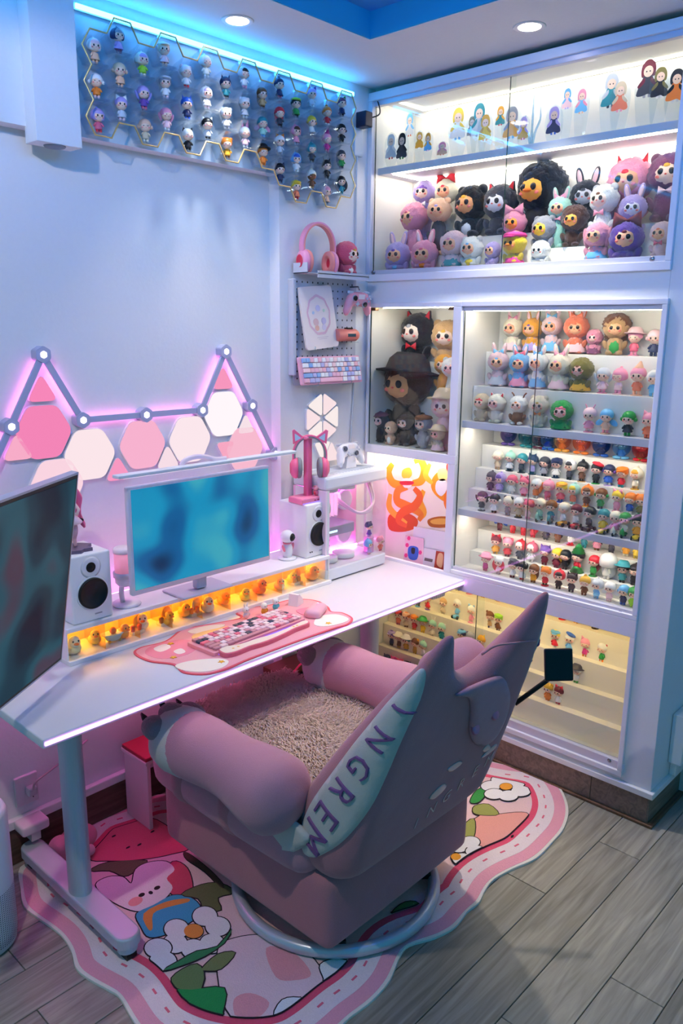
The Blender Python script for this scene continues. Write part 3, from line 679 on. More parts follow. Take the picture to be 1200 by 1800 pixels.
# ================================================================ game controllers
def controller(t, body, accent, dark, tilt):
    r = bpy.data.objects
    g = smooth2([(-.050, .030), (-.020, .036), (.020, .036), (.050, .030), (.066, .004), (.074, -.040), (.062, -.056), (.046, -.040), (.030, -.020), (-.030, -.020), (-.046, -.040), (-.062, -.056), (-.074, -.040), (-.066, .004)], 4)
    s = ob('shell', pillow_me(g, .034, .016, .008, 'xz', 'shell'), body, t, (0, 0, .062), (tilt, 0, 0))
    for x, z in ((-.040, .014), (.020, -.008)):
        k = ob('thumbstick', lathe_me([(0, .006), (.006, .008), (.0095, .008), (.0085, .004), (.006, 0), (0, 0)], 20), dark, s, (x, -.016, z), (PI / 2, 0, 0))
        ob('stick_ring', lathe_me([(.0105, 0), (.0115, .0025), (.013, 0)], 20), accent, k)
    for a in range(4): ob('button', cyl_me(.0042, .004, 14), accent, s, (.042 + .010 * math.cos(a * PI / 2), -.0155, .014 + .010 * math.sin(a * PI / 2)), (PI / 2, 0, 0))
    for w, h in ((.006, .020), (.020, .006)): ob('direction_pad', box_me(w, .004, h, .001), accent, s, (-.020, -.017, -.008))
    ob('touch_plate', box_me(.036, .003, .018, .001), M('#fbeef2', .3), s, (0, -.0165, .020))
    for q in (-1, 1): ob('trigger', box_me(.026, .014, .010, .003), accent, s, (q * .046, .004, .034))
    return s
c1 = thing('game_controller', 'white game controller propped on the computer case top', 'controller', (2.335, 2.135, 1.1305))
controller(c1, M('#eceaf2', .35), M('#cfcfdc', .35), M('#5a5e70', .3), -.25)
ob('prop_stand', prism_me([(-.030, 0), (.030, 0), (.022, .050), (-.022, .050)], -.012, .03, 'xz', 'stand', 0), M('#dfe0ea', .35), c1, (0, .0, 0))

# ================================================================ light panels on the recessed wall
def rounded(poly, r, n=4):
    out = []; m = len(poly)
    for i in range(m):
        p0, p, p1 = Vector(poly[i - 1]), Vector(poly[i]), Vector(poly[(i + 1) % m])
        a = p + (p0 - p).normalized() * r; b = p + (p1 - p).normalized() * r
        for k in range(n + 1):
            t = k / n; q = a * (1 - t) ** 2 + p * 2 * t * (1 - t) + b * t * t; out.append((q.x, q.y))
    return out
def panel(name, poly, x, z, yw, col, strength, label, group, cat='light panel'):
    t = thing(name, label, cat, (x, yw, z), group=group)
    ob('casing', prism_me(poly, -.010, 0, 'xz', 'casing'), PLASTIC, t)
    ob('diffuser', prism_me([(a * .975, b * .975) for a, b in poly], -.0125, -.010, 'xz', 'diffuser'), emit_mat(col, strength), t)
HX = rounded([(math.cos(PI / 3 * i) * .093, math.sin(PI / 3 * i) * .093) for i in range(6)], .022)
for x, z, c, s, lab in ((1.130, 1.365, '#ff8cc0', .95, 'deep pink hexagon light panel inside the left peak'), (1.276, 1.282, '#ffe9ee', 1.02, 'near-white hexagon light panel right of the deep pink one'),
                        (1.469, 1.294, '#ffb8d6', .98, 'pale pink hexagon light panel below the middle light line'), (1.660, 1.293, '#ffeaf0', 1.02, 'near-white hexagon light panel left of the right peak'),
                        (1.811, 1.371, '#fff6fa', 1.06, 'brightest white hexagon light panel inside the right peak'), (1.905, 1.235, '#ffc0d6', .98, 'pink hexagon light panel under the right peak beside the lamp bar'),
                        (1.16, 1.20, '#ffd9e6', 1.0, 'pale hexagon light panel behind the tall screen corner')):
    panel('hexagon_light', HX, x, z, YW, c, s * PANEL_EM, lab, 'hexagon light panels on the wall')
def tri(r, up=1): return rounded([(math.sin(2 * PI * i / 3) * r, up * math.cos(2 * PI * i / 3) * r) for i in range(3)], r * .42)
for x, z, r, up, c, lab in ((1.133, 1.483, .056, 1, '#ff8cc0', 'deep pink triangle light at the top of the left peak'), (1.046, 1.318, .056, 1, '#ffb2cf', 'pink triangle light at the lower left of the left peak'),
                            (1.372, 1.215, .056, 1, '#ff9ec8', 'pink triangle light between two hexagon lights low on the wall'), (1.565, 1.232, .056, 1, '#ffe4ee', 'pale triangle light between two hexagon lights right of centre'),
                            (1.811, 1.487, .056, 1, '#ff9cc4', 'deep pink triangle light at the top of the right peak'), (1.912, 1.318, .05, 1, '#ffe9f0', 'small white triangle light at the right slope'),
                            (1.815, 1.245, .05, -1, '#ffadc9', 'small pink upside-down triangle light under the white hexagon')):
    panel('triangle_light', tri(r, up), x, z, YW, c, .98 * PANEL_EM, lab, 'triangle light panels on the wall')
# light lines and their hexagonal joints
nodes = [(.912, 1.193), (1.024, 1.391), (1.136, 1.592), (1.249, 1.393), (1.475, 1.393), (1.702, 1.393), (1.812, 1.591), (1.929, 1.394), (2.04, 1.205)]
HXS = rounded([(math.cos(PI / 3 * i + PI / 6) * .026, math.sin(PI / 3 * i + PI / 6) * .026) for i in range(6)], .006)
nm = ['behind the tall screen', 'at the left slope foot', 'at the left peak', 'at the right foot of the left peak', 'in the middle of the wall', 'at the left foot of the right peak', 'at the right peak', 'halfway down the right slope', 'at the lower end of the right slope']
jn, ln = HXS, None
BARM = M('#b4b6d6', .45)
for (x, z), n_ in zip(nodes, nm):
    t = thing('light_joint', 'hexagonal light line joint ' + n_, 'light joint', (x, YW, z), group='hexagonal joints of the light lines')
    ob('body', prism_me(HXS, -.032, 0, 'xz', 'joint'), BARM, t)
    ob('lamp', prism_me([(a * .42, b * .42) for a, b in HXS], -.0335, -.032, 'xz', 'lamp'), emit_mat('#fff0ff', 4), t)
nl = ['behind the tall screen', 'up the left slope of the left peak', 'down the right slope of the left peak', 'left of the middle joint', 'right of the middle joint', 'up the left slope of the right peak', 'down from the right peak', 'at the lower right slope']
for i in range(len(nodes) - 1):
    (xa, za), (xb, zb) = nodes[i], nodes[i + 1]; l = math.hypot(xb - xa, zb - za) - .045; an = math.atan2(zb - za, xb - xa)
    t = thing('light_line', 'slim lavender light line with pink glow ' + nl[i], 'light line', ((xa + xb) / 2, YW, (za + zb) / 2), group='light lines on the wall')
    ob('bar', box_me(l, .008, .019, .001), BARM, t, (0, -.024, 0), (0, -an, 0))
    ob('glow_strip', box_me(l, .002, .010), emit_mat('#ff7ed8', LINE_EM), t, (0, -.0185, 0), (0, -an, 0))
# triangle set on the column
tz, tx = 1.327, 2.264
for i in range(8):
    if i < 6:
        a = PI / 3 * i; r0 = .061; x, z = tx + math.cos(a) * r0, tz + math.sin(a) * r0; rot = a + PI / 2
    else:
        x, z = tx + (-.002, .042)[i - 6], tz - (.140, .128)[i - 6]; rot = 0 if i == 6 else PI
    poly = rounded([(math.cos(2 * PI * q / 3 - PI / 2) * .054, math.sin(2 * PI * q / 3 - PI / 2) * .054) for q in range(3)], .015)
    if i == 6: x, z, rot = tx + .0, tz - .123, 0
    if i == 7: x, z, rot = tx + .052, tz - .150, PI
    poly = [(a_ * math.cos(rot - PI) - b_ * math.sin(rot - PI), a_ * math.sin(rot - PI) + b_ * math.cos(rot - PI)) for a_, b_ in poly] if i < 6 else ([(a_, b_) for a_, b_ in poly] if i == 6 else [(-a_, -b_) for a_, b_ in poly])
    panel('triangle_light', poly, x, z, YC, '#ffe6ea' if i % 2 else '#fff2f0', 1.0 * PANEL_EM, 'white triangle light on the column ' + ['right side of the hexagon ring', 'upper right of the hexagon ring', 'upper left of the hexagon ring', 'left side of the hexagon ring', 'lower left of the hexagon ring', 'lower right of the hexagon ring', 'hanging below the hexagon ring', 'at the lowest right end'][i], 'triangle lights on the column')

# ================================================================ pegboard and what hangs on it
pg = thing('pegboard', 'light grey metal pegboard with shelf on the wall column', 'pegboard', (2.275, YC, 1.665))
PEG = M('#c9cbd8', .4)
def pgb(name, a, b, mat, bev=.0): return wbx(name, a, b, mat, pg, bev)
ob('board', prism_me(rrect(-.172, -.205, .175, .205, .014), -.012, -.010, 'xz', 'board'), PEG, pg)
pgb('side_rail', (2.088, YC - .03, 1.50), (2.105, YC, 1.85), PEG, .004); pgb('spacer', (2.12, YC - .010, 1.48), (2.44, YC, 1.85), M('#aeb2c2', .5))
holes_v, holes_f = [], []
for i in range(12):
    for j in range(14):
        cx, cz = -.152 + i * .0275, -.178 + j * .0272; b0 = len(holes_v)
        for q in range(6): holes_v.append((cx + math.cos(q * PI / 3) * .0032, -.0124, cz + math.sin(q * PI / 3) * .0042))
        holes_f.append(tuple(range(b0, b0 + 6)))
hh = ob('peg_holes', mk('holes', holes_v, holes_f), BLACK, pg); hh['kind'] = 'stuff'
pgb('shelf', (2.105, YC - .085, 1.868), (2.445, YC - .012, 1.871), PEG); pgb('shelf_lip', (2.16, YC - .085, 1.855), (2.445, YC - .082, 1.880), PEG)
pgb('shelf_side', (2.105, YC - .085, 1.868), (2.108, YC - .012, 1.905), PEG)
h2 = thing('headphones', 'pink over-ear headphones lying on the pegboard shelf', 'headphones', (2.19, YC - .054, 1.8725), math.radians(-8), None, 1.08)
headphones(h2, M('#f0908e', .5), M('#f29bc0', .3), M('#d8304e', .5), .066)
ct = thing('game_controller', 'pink game controller hanging from the pegboard', 'controller', (2.415, YC - .055, 1.715))
controller(ct, M('#f4a6b8', .35), M('#c9d6ea', .35), M('#1a1a22', .4), .15)
ob('hook', tube_me([(0, .043, .118), (0, .0, .118), (0, -.006, .105)], .003), STEEL, ct)
# printed cream board leaning on two hooks
bd = thing('printed_board', 'cream tablet case with pastel printed frame leaning on the pegboard', 'tablet', (2.226, YC - .045, 1.594), 0)
br = ob('panel', prism_me(rrect(-.088, 0, .088, .232, .014), -.006, .002, 'xz', 'panel', 0), M('#f6e6e4', .45), bd, (0, 0, .004), (-.12, -.09, 0))
def ring_me(rx, rz, w, n=28, a0=0, a1=2 * PI, wob=0.):
    v, f_ = [], []
    for i in range(n + 1):
        a = a0 + (a1 - a0) * i / n
        for k in (1 - w, 1 + w): v.append(((rx * k + wob * math.sin(9 * a)) * math.cos(a), 0, (rz * k + wob * math.sin(9 * a)) * math.sin(a)))
    for i in range(n): f_.append((2 * i, 2 * i + 1, 2 * i + 3, 2 * i + 2))
    return mk('ring', v, f_)
PRN = {}
ob('print_frame', ring_me(.058, .070, .07, 36, 0, 2 * PI, .002), M('#e9bccb', .6), br, (0, -.0066, .125))
for x, z, r, c in ((-.02, .10, .014, '#eac0c4'), (.022, .102, .013, '#dccbe6'), (0, .15, .012, '#d6cdea'), (-.028, .135, .006, '#c6d8ea'), (.03, .14, .006, '#cfe0c8'), (-.018, .078, .011, '#f0b8a8'), (.02, .078, .011, '#e8d8ec')):
    ob('print_motif', prism_me(ell(x, z, r, r, 16), -.0067, -.006, 'xz'), M(c, .6), br)
for z, w in ((.042, .03), (.036, .022)): ob('print_line', box_me(w * 2, .0006, .0016), M('#d8c4cc', .6), br, (.005, -.0064, z))
for s in (-1, 1): ob('hook', tube_me([(s * .05, .03, .002), (s * .05, -.012, .0), (s * .05, -.012, .012)], .0028), CLEAR, bd)
tg = thing('hair_curler', 'coral cylinder gadget behind the cream tablet case on pegboard', 'gadget', (2.375, YC - .042, 1.622))
ob('barrel', lathe_me([(0, -.075), (.022, -.075), (.024, -.07), (.024, .035), (.018, .047), (0, .05)], 28), M('#f0877c', .35), tg, (0, 0, .026), (0, PI / 2, 0))
ob('window', box_me(.045, .004, .012, .001), M('#2a4a5a', .2), tg, (-.005, -.0235, .026)); ob('clip', box_me(.03, .02, .006, .001), BLACK, tg, (.0, 0, .052))
ob('cradle', box_me(.08, .05, .003), CLEAR, tg, (0, .005, -.001))
# small keyboard hung on hooks
def keyboard(t, w, d, rows, cols, caseM, pal, seed, ks=.88, lift=.012, strong=None):
    r_ = random.Random(seed)
    ob('case', prism_me(rrect(-w / 2, -d / 2, w / 2, d / 2, .006), 0, lift, 'xy', 'case', .002), caseM, t)
    mx, my = w * .03, d * .05; pw = (w - 2 * mx) / cols; ph = (d - 2 * my) / rows
    kd = box_me(pw * ks, ph * ks, .008, .0018)
    for j in range(rows):
        if j == 0:
            spans = [(0, 1.3), (1.3, 1.3), (2.6, 1.3), (3.9, cols * .4), (3.9 + cols * .4, 1.2)]; x = 3.9 + cols * .4 + 1.2
            while x < cols - .5: spans.append((x, min(1, cols - x))); x += 1
        else:
            off = [0, 2.2, 1.8, 1.5, 1.0, 1.0][min(j, 5)]; spans = [(0, off)] if off else []; x = off
            while x < cols - 1.2: spans.append((x, 1)); x += 1
            spans.append((x, cols - x))
        for a, n in spans:
            m = M(r_.choice(pal), .45); sx = n * pw - pw * (1 - ks)
            ob('key', kd, m, t, (-w / 2 + mx + (a + n / 2) * pw, -d / 2 + my + (j + .5) * ph, lift + .004), scale=(sx / (pw * ks), 1, 1))
kbw = thing('keyboard', 'compact pink keyboard with pastel keycaps hung on the pegboard', 'keyboard', (2.264, YC - .047, 1.515), 0)
kbw.rotation_euler = (math.radians(78), 0, math.radians(-2))
keyboard(kbw, .325, .105, 5, 15, M('#f3b3c8', .4), ['#8fb4e8', '#f3b9cc', '#f1eef4', '#f1eef4', '#bcb8e4', '#f6cfd8'], 3)
for s in (-1, 1):
    ob('hook', tube_me([(s * .09, -.054, -.03), (s * .09, -.058, .02), (s * .09, -.046, .026)], .0026), CLEAR, kbw)

# ================================================================ on the desk mat
def px_poly(pts, z): return [(pix(a, b, z=z).x, pix(a, b, z=z).y) for a, b in pts]
def centred(poly, n=5):
    cx = sum(p[0] for p in poly) / len(poly); cy = sum(p[1] for p in poly) / len(poly)
    return (cx, cy), (smooth2([(a - cx, b - cy) for a, b in poly], n) if n else [(a - cx, b - cy) for a, b in poly])
def shrink(poly, d):
    """move every outline point inwards by d"""
    out = []; n = len(poly); ar = sum(poly[i - 1][0] * poly[i][1] - poly[i][0] * poly[i - 1][1] for i in range(n)); sg = 1 if ar > 0 else -1
    for i in range(n):
        t = (Vector(poly[(i + 1) % n]) - Vector(poly[i - 1])); t = t.normalized() if t.length else Vector((1, 0))
        out.append((poly[i][0] - sg * t.y * d, poly[i][1] + sg * t.x * d))
    return out
mat_px = [(235, 1150), (247, 1139), (290, 1128), (318, 1108), (345, 1102), (420, 1088), (414, 1079), (430, 1071), (475, 1064), (505, 1056), (535, 1054), (560, 1058), (577, 1068), (583, 1076), (602, 1078), (620, 1088), (612, 1099), (585, 1107), (520, 1130), (440, 1160), (400, 1177), (362, 1187), (322, 1184), (304, 1170), (262, 1164)]
(mxc, myc), mo_ = centred(px_poly(mat_px, ZD))
dm = thing('desk_mat', 'pink winged desk mat with red rim under the keyboard', 'desk mat', (mxc, myc, ZD))
ob('rim', prism_me(mo_, 0, .003, 'xy'), M('#e85a6c', .7, 'fabric', scale=300), dm)
ob('field', prism_me(shrink(mo_, .008), .0028, .0034, 'xy'), M('#f6a9b6', .7, 'fabric', scale=300), dm)
_mz = .0036
for pts, c, nme in (([(255, 1150), (270, 1136), (320, 1126), (350, 1135), (330, 1152), (285, 1160)], '#f58fa6', 'cloud'), ([(270, 1142), (290, 1134), (300, 1140), (282, 1148)], '#fbe9e6', 'swirl'), ([(305, 1147), (318, 1142), (326, 1148), (314, 1152)], '#fbe9e6', 'swirl'),
                    ([(308, 1172), (340, 1163), (385, 1160), (402, 1165), (390, 1176), (360, 1183), (325, 1181)], '#fdeee2', 'wing'), ([(552, 1100), (560, 1086), (590, 1082), (612, 1089), (605, 1096), (575, 1103)], '#fdeee2', 'wing'),
                    ([(330, 1112), (360, 1103), (395, 1100), (380, 1108), (350, 1116)], '#fdeee2', 'wing'), ([(340, 1118), (420, 1100), (430, 1110), (360, 1130)], '#ffcf8a', 'ribbon'), ([(520, 1075), (560, 1068), (572, 1076), (545, 1086)], '#f58fa6', 'cloud')):
    _mz += .00025
    ob(nme, prism_me(smooth2([(a - mxc, b - myc) for a, b in px_poly(pts, ZD)], 4), .0030, _mz, 'xy'), M(c, .7), dm)
def star(r): return [((r if i % 2 == 0 else r * .45) * math.cos(PI / 2 + i * PI / 5), (r if i % 2 == 0 else r * .45) * math.sin(PI / 2 + i * PI / 5)) for i in range(10)]
for q in ((389, 1166), (577, 1098), (300, 1134), (305, 1158)):
    w_ = pix(*q, z=ZD); ob('star', prism_me(star(.011), .0038, .0062, 'xy'), M('#f7b53a', .7), dm, (w_.x - mxc, w_.y - myc, 0))
kb = thing('keyboard', 'pink mechanical keyboard with mixed pink and navy keycaps on desk mat', 'keyboard', (1.558, 1.851, ZD + .0036), math.radians(2.2))
keyboard(kb, .395, .128, 6, 18, M('#f4a3b0', .4), ['#f3cfd9', '#f3cfd9', '#f0b4c4', '#ec6f8e', '#f6dfe4', '#e88aa4', '#3a4560', '#c98a9a', '#f3cfd9'], 11)
ob('underglow', box_me(.36, .004, .002), emit_mat('#6a5cff', 2.5), kb, (0, -.0655, .003))
(wxc, wyc), wo_ = centred(px_poly([(383, 1146), (392, 1140), (420, 1136), (450, 1126), (475, 1119), (505, 1107), (528, 1096), (540, 1094), (543, 1099), (520, 1108), (500, 1118), (470, 1131), (440, 1140), (415, 1150), (395, 1153)], ZD + .01), 3)
wr = thing('wrist_rest', 'scalloped pink wrist rest with cream wing top before the keyboard', 'wrist rest', (wxc, wyc, ZD + .0038))
ob('foam', prism_me(wo_, 0, .014, 'xy', 'foam', .003), M('#e8748a', .6, 'fabric', scale=200), wr); ob('top_print', prism_me(shrink(wo_, .005), .0136, .0146, 'xy'), M('#fbe3d2', .6), wr)
for dx in (-.13, -.11, .12, .135): ob('star', prism_me(star(.005), .0144, .0151, 'xy'), M('#f7b53a', .7), wr, (dx, .0, 0))
ms_ = thing('mouse', 'pink wireless mouse on the right side of the desk mat', 'mouse', (1.832, 1.822, ZD + .0036), math.radians(-62))
ob('shell', pillow_me(smooth2([(-.026, -.045), (.026, -.045), (.031, 0), (.027, .05), (0, .058), (-.027, .05), (-.031, 0)], 5), .05, .028, .008, 'xy', 'shell'), M('#f4b4c6', .35), ms_, (0, 0, .010), scale=(1, 1, .78))
ob('wheel', cyl_me(.007, .007, 16), M('#fbeef4', .4), ms_, (-.0035, .03, .024), (0, PI / 2, 0)); ob('button_split', box_me(.0012, .045, .002), M('#d88aa6', .4), ms_, (0, .03, .0285))
rc = thing('mouse_dock', 'white wedge mouse charging dock at the back of the mat', 'dock', (1.852, 1.94, ZD + .0036), .3)
ob('wedge', prism_me([(-.024, 0), (.024, 0), (.024, .010), (-.004, .042), (-.016, .042)], -.018, .018, 'xz', 'wedge'), PLASTIC, rc); ob('port', box_me(.002, .012, .005), M('#e04a4a', .4), rc, (.0245, 0, .006))
def desk_mini(px, py, col, col2, label, ears):
    w_ = pix(px, py, z=ZD + .012); t = thing('desk_figure', label, 'figurine', (w_.x, w_.y, ZD + .0036), 0, 'tiny figures behind the keyboard')
    ob('body', BALL, M(col2, .4), t, (0, 0, .012), scale=(.010, .010, .012)); h = ob('head', BALL, M(col, .4), t, (0, 0, .031), scale=.0115)
    for s in (-1, 1):
        if ears == 'long': ob('ear', BALL, M(col, .4), h, (s * .5, 0, 1.3), (0, s * .25, 0), (.25, .2, .8))
        if ears == 'round': ob('ear', BALLLO, M(col, .4), h, (s * .75, 0, .7), scale=.35)
        ob('eye', BALLLO, BLACK, h, (s * .38, -.9, .1), scale=.13); ob('arm', BALLLO, M(col2, .4), t, (s * .011, -.003, .014), scale=(.004, .004, .007))
desk_mini(432, 1083, '#f6f1f0', '#f0d8dc', 'tiny white rabbit figure standing behind the keyboard', 'long')
desk_mini(464, 1076, '#f4f0ea', '#e8a03a', 'tiny white chick figure behind the keyboard centre', 'none')
desk_mini(484, 1068, '#eef0f2', '#5cc0cc', 'tiny teal and white bear figure near the mouse dock', 'round')
# ================================================================ rug
def px_xy(pts, z=.008): return [(pix(a, b, z=z).x, pix(a, b, z=z).y) for a, b in pts]
rug_pts = px_xy([(35, 1524), (36, 1560), (42, 1592), (69, 1614), (92, 1630), (111, 1647), (126, 1672), (133, 1700), (155, 1719), (189, 1738), (210, 1752)]) \
    + px_xy([(232, 1790), (262, 1826), (330, 1858), (420, 1872), (510, 1862), (570, 1828)]) \
    + px_xy([(612, 1790), (632, 1775), (657, 1755), (685, 1722), (702, 1682), (719, 1661), (765, 1647), (800, 1628), (821, 1602), (842, 1585), (852, 1565), (868, 1545), (902, 1526), (942, 1508), (972, 1478), (991, 1455), (999, 1425), (991, 1395), (971, 1366), (946, 1348)]) \
    + [(2.53, 1.44), (2.47, 1.60), (2.34, 1.72), (2.18, 1.80), (2.06, 1.95), (1.92, 2.04), (1.75, 2.08), (1.58, 2.17)] + px_xy([(278, 1396), (240, 1407), (200, 1420), (155, 1435)]) + [(1.06, 2.24), (1.0, 2.23)]
RX, RYc = 1.55, 1.62
ro = smooth2([(a - RX, b - RYc) for a, b in rug_pts], 4)
rg = thing('rug', 'scalloped pink strawberry rug under the desk and armchair', 'rug', (RX, RYc, 0))
def PILE(h): return M(h, .95, 'fabric', scale=260, bump=.5, var=.10, spec=.05)
ob('backing', prism_me(ro, 0, .008, 'xy', 'backing', .002), PILE('#efe6dc'), rg)
def layer(name, poly, z, mat, par=None): return ob(name, prism_me(poly, z - .0008, z, 'xy', name), mat, par or rg)
def inset_smooth(poly, d):
    q = [p for p in shrink(poly, d) if inside(p, poly) and bdist(p, poly) > d * .96]
    for _ in range(3):
        n = len(q); q = [((q[i - 1][0] + 2 * q[i][0] + q[(i + 1) % n][0]) / 4, (q[i - 1][1] + 2 * q[i][1] + q[(i + 1) % n][1]) / 4) for i in range(n)]
    return q
layer('outer_band', inset_smooth(ro, .009), .0088, PILE('#f0a6b8'))
layer('white_band', inset_smooth(ro, .048), .0094, PILE('#f2dfe2'))
layer('red_line', inset_smooth(ro, .104), .0100, PILE('#ec5878'))
inner = inset_smooth(ro, .126)
layer('field', inner, .0106, PILE('#f3cdd0'))
dash = inset_smooth(ro, .078); acc_ = 0
for i in range(len(dash)):
    a, b = Vector(dash[i - 1]), Vector(dash[i]); acc_ += (b - a).length
    if acc_ > .058:
        acc_ = 0; d = (b - a).normalized() if (b - a).length else Vector((1, 0))
        ob('stitch', box_me(.020, .006, .001), PILE('#ea7088'), rg, (b.x, b.y, .0098), (0, 0, math.atan2(d.y, d.x)))
def q2(pts): return [(20 + a / 1.765, 1350 + b / 1.765) for a, b in pts]
INK = M('#2a1c24', .9)
_lz = [.0112]
def motif(name, pts, col, n=4, line=.0035, dz=None, par=None):
    w_ = smooth2([(a - RX, b - RYc) for a, b in px_xy(pts, .012)], n) if n else [(a - RX, b - RYc) for a, b in px_xy(pts, .012)]
    def clip(p, lim):
        if inside(p, lim): return p
        best, bp_ = 9e9, p
        for i in range(len(lim)):
            a, b = Vector(lim[i - 1]), Vector(lim[i]); ab = b - a; t = max(0, min(1, (Vector(p) - a).dot(ab) / max(1e-12, ab.length_squared))); c_ = a + ab * t; d = (c_ - Vector(p)).length
            if d < best: best, bp_ = d, (c_.x, c_.y)
        return bp_
    w_ = [clip(p, inner) for p in w_]; w_ = [p for i, p in enumerate(w_) if math.hypot(p[0] - w_[i - 1][0], p[1] - w_[i - 1][1]) > 1e-5]
    if len(w_) < 3: return None
    z = dz if dz else _lz[0]; _lz[0] += .00012
    o = ob(name, prism_me(w_, z - .0012, z + .0005, 'xy', name), PILE(col), rg)
    if line: ob('ink_outline', prism_me(shrink(w_, -line), z - .0012, z + .0003, 'xy', 'outline'), INK, o)
    return o
# clip helper: motifs are drawn inside the field
motif('strawberry', q2([(245, 205), (300, 180), (370, 160), (450, 160), (550, 240), (500, 265), (400, 283), (300, 287), (240, 278)]), '#e46a80')
motif('leaf', q2([(245, 318), (300, 292), (420, 287), (385, 318), (350, 335), (305, 318)]), '#6a6a4a', 3)
motif('strawberry', q2([(470, 350), (500, 290), (545, 310), (562, 370), (540, 395), (500, 392)]), '#d8506c')
hd_ = motif('rabbit_head', q2([(262, 362), (300, 338), (345, 338), (372, 358), (385, 315), (425, 293), (480, 290), (506, 315), (482, 342), (500, 372), (468, 412), (420, 440), (370, 440), (300, 405)]), '#f3e2ea')
for q in ((404, 394), (432, 387), (452, 372)):
    w_ = px_xy(q2([q]), .012)[0]; ob('rabbit_eye', prism_me(ell(w_[0] - RX, w_[1] - RYc, .010 if q[0] != 432 else .006, .008, 14), .0118, .0128, 'xy'), INK, rg)
w_ = px_xy(q2([(385, 414)]), .012)[0]; ob('rabbit_cheek', prism_me(ell(w_[0] - RX, w_[1] - RYc, .022, .018, 18), .0118, .0126, 'xy'), PILE('#f2a0a4'), rg)
motif('dress', q2([(388, 452), (440, 425), (500, 395), (556, 402), (586, 432), (572, 465), (500, 508), (430, 525), (402, 492)]), '#4aa6cc')
motif('sash', q2([(410, 452), (480, 415), (545, 405), (548, 416), (485, 432), (440, 452), (438, 498), (424, 500)]), '#e8964a', 3, .002)
motif('leaf', q2([(528, 392), (590, 362), (648, 358), (692, 385), (640, 402), (650, 440), (600, 438), (580, 405)]), '#6d7048', 3)
motif('stem', q2([(535, 262), (560, 272), (620, 320), (660, 365), (648, 370), (600, 322), (545, 285)]), '#5a4a38', 3, .002)
for c in ((600, 460), (640, 492), (622, 545), (565, 562), (508, 545), (512, 500)):
    motif('petal', q2([(c[0] + 38 * math.cos(a), c[1] + 30 * math.sin(a)) for a in [i * PI / 4 for i in range(8)]]), '#f2eef2', 3)
motif('flower_centre', q2([(565 + 30 * math.cos(a), 507 + 22 * math.sin(a)) for a in [i * PI / 4 for i in range(8)]]), '#f29a4a', 3, .002)
for c in ((455, 560), (470, 600)): motif('petal', q2([(c[0] + 42 * math.cos(a), c[1] + 30 * math.sin(a)) for a in [i * PI / 4 for i in range(8)]]), '#dfe6f0', 3)
motif('strawberry', q2([(640, 570), (690, 530), (800, 520), (900, 560), (968, 640), (958, 710), (850, 770), (720, 800), (655, 720)]), '#f2d2d8')
motif('blush_patch', q2([(790, 560), (870, 570), (930, 640), (880, 660), (820, 650)]), '#f0a4ac', 4, 0)
motif('blush_patch', q2([(690, 720), (740, 700), (800, 730), (760, 780), (700, 780)]), '#f0a4ac', 4, 0)
motif('leaf', q2([(462, 635), (520, 600), (575, 570), (640, 555), (684, 500), (660, 545), (600, 585), (540, 610)]), '#3f8a5a', 2)
motif('leaf', q2([(590, 625), (640, 580), (694, 575), (650, 625), (600, 630)]), '#7d8a58', 3)
motif('leaf', q2([(488, 680), (510, 640), (575, 610), (598, 655), (560, 735), (530, 690)]), '#6f8a58', 3)
motif('leaf', q2([(508, 695), (560, 690), (660, 685), (655, 760), (640, 790), (560, 775)]), '#2f9a52', 3)
motif('petal', q2([(958, 612), (1000, 595), (1052, 605), (1040, 640), (985, 672), (965, 645)]), '#eceef4', 3)
motif('petal', q2([(815, 770), (840, 722), (890, 715), (918, 735), (870, 765)]), '#eceef4', 3)
# far right of the rug
motif('strawberry', [(822, 1500), (835, 1440), (880, 1432), (925, 1430), (935, 1450), (920, 1475), (880, 1492), (840, 1498)], '#f2a79c')
motif('leaf', [(826, 1410), (838, 1390), (858, 1385), (850, 1402), (838, 1412)], '#3f9a4a', 3); motif('leaf', [(834, 1418), (858, 1415), (876, 1432), (850, 1434), (832, 1430)], '#a3a45a', 3)
motif('leaf', [(815, 1455), (832, 1440), (834, 1465), (822, 1490)], '#a3a45a', 3)
for c in ((862, 1383), (880, 1372), (905, 1378), (915, 1392), (893, 1400), (868, 1397)): motif('petal', [(c[0] + 17 * math.cos(a), c[1] + 9 * math.sin(a)) for a in [i * PI / 4 for i in range(8)]], '#f6f0f2', 3)
motif('flower_centre', [(889 + 11 * math.cos(a), 1384 + 6 * math.sin(a)) for a in [i * PI / 4 for i in range(8)]], '#f6a43a', 3, .002)
for c in ((806, 1490), (826, 1482), (835, 1498), (812, 1512)): motif('petal', [(c[0] + 17 * math.cos(a), c[1] + 10 * math.sin(a)) for a in [i * PI / 4 for i in range(8)]], '#f6f0f2', 3)
motif('flower_centre', [(801 + 9 * math.cos(a), 1508 + 6 * math.sin(a)) for a in [i * PI / 4 for i in range(8)]], '#f6a43a', 3, .002)
motif('leaf', [(690, 1605), (712, 1588), (735, 1590), (720, 1612), (700, 1618)], '#4f7a48', 3)
for q in ((200, 1470), (245, 1485), (268, 1462), (225, 1490), (870, 1450), (905, 1447), (858, 1478), (900, 1470)):
    w_ = px_xy([q], .012)[0]; ob('seed', prism_me(ell(w_[0] - RX, w_[1] - RYc, .008, .0035, 8), .0125, .0136, 'xy'), INK, rg)

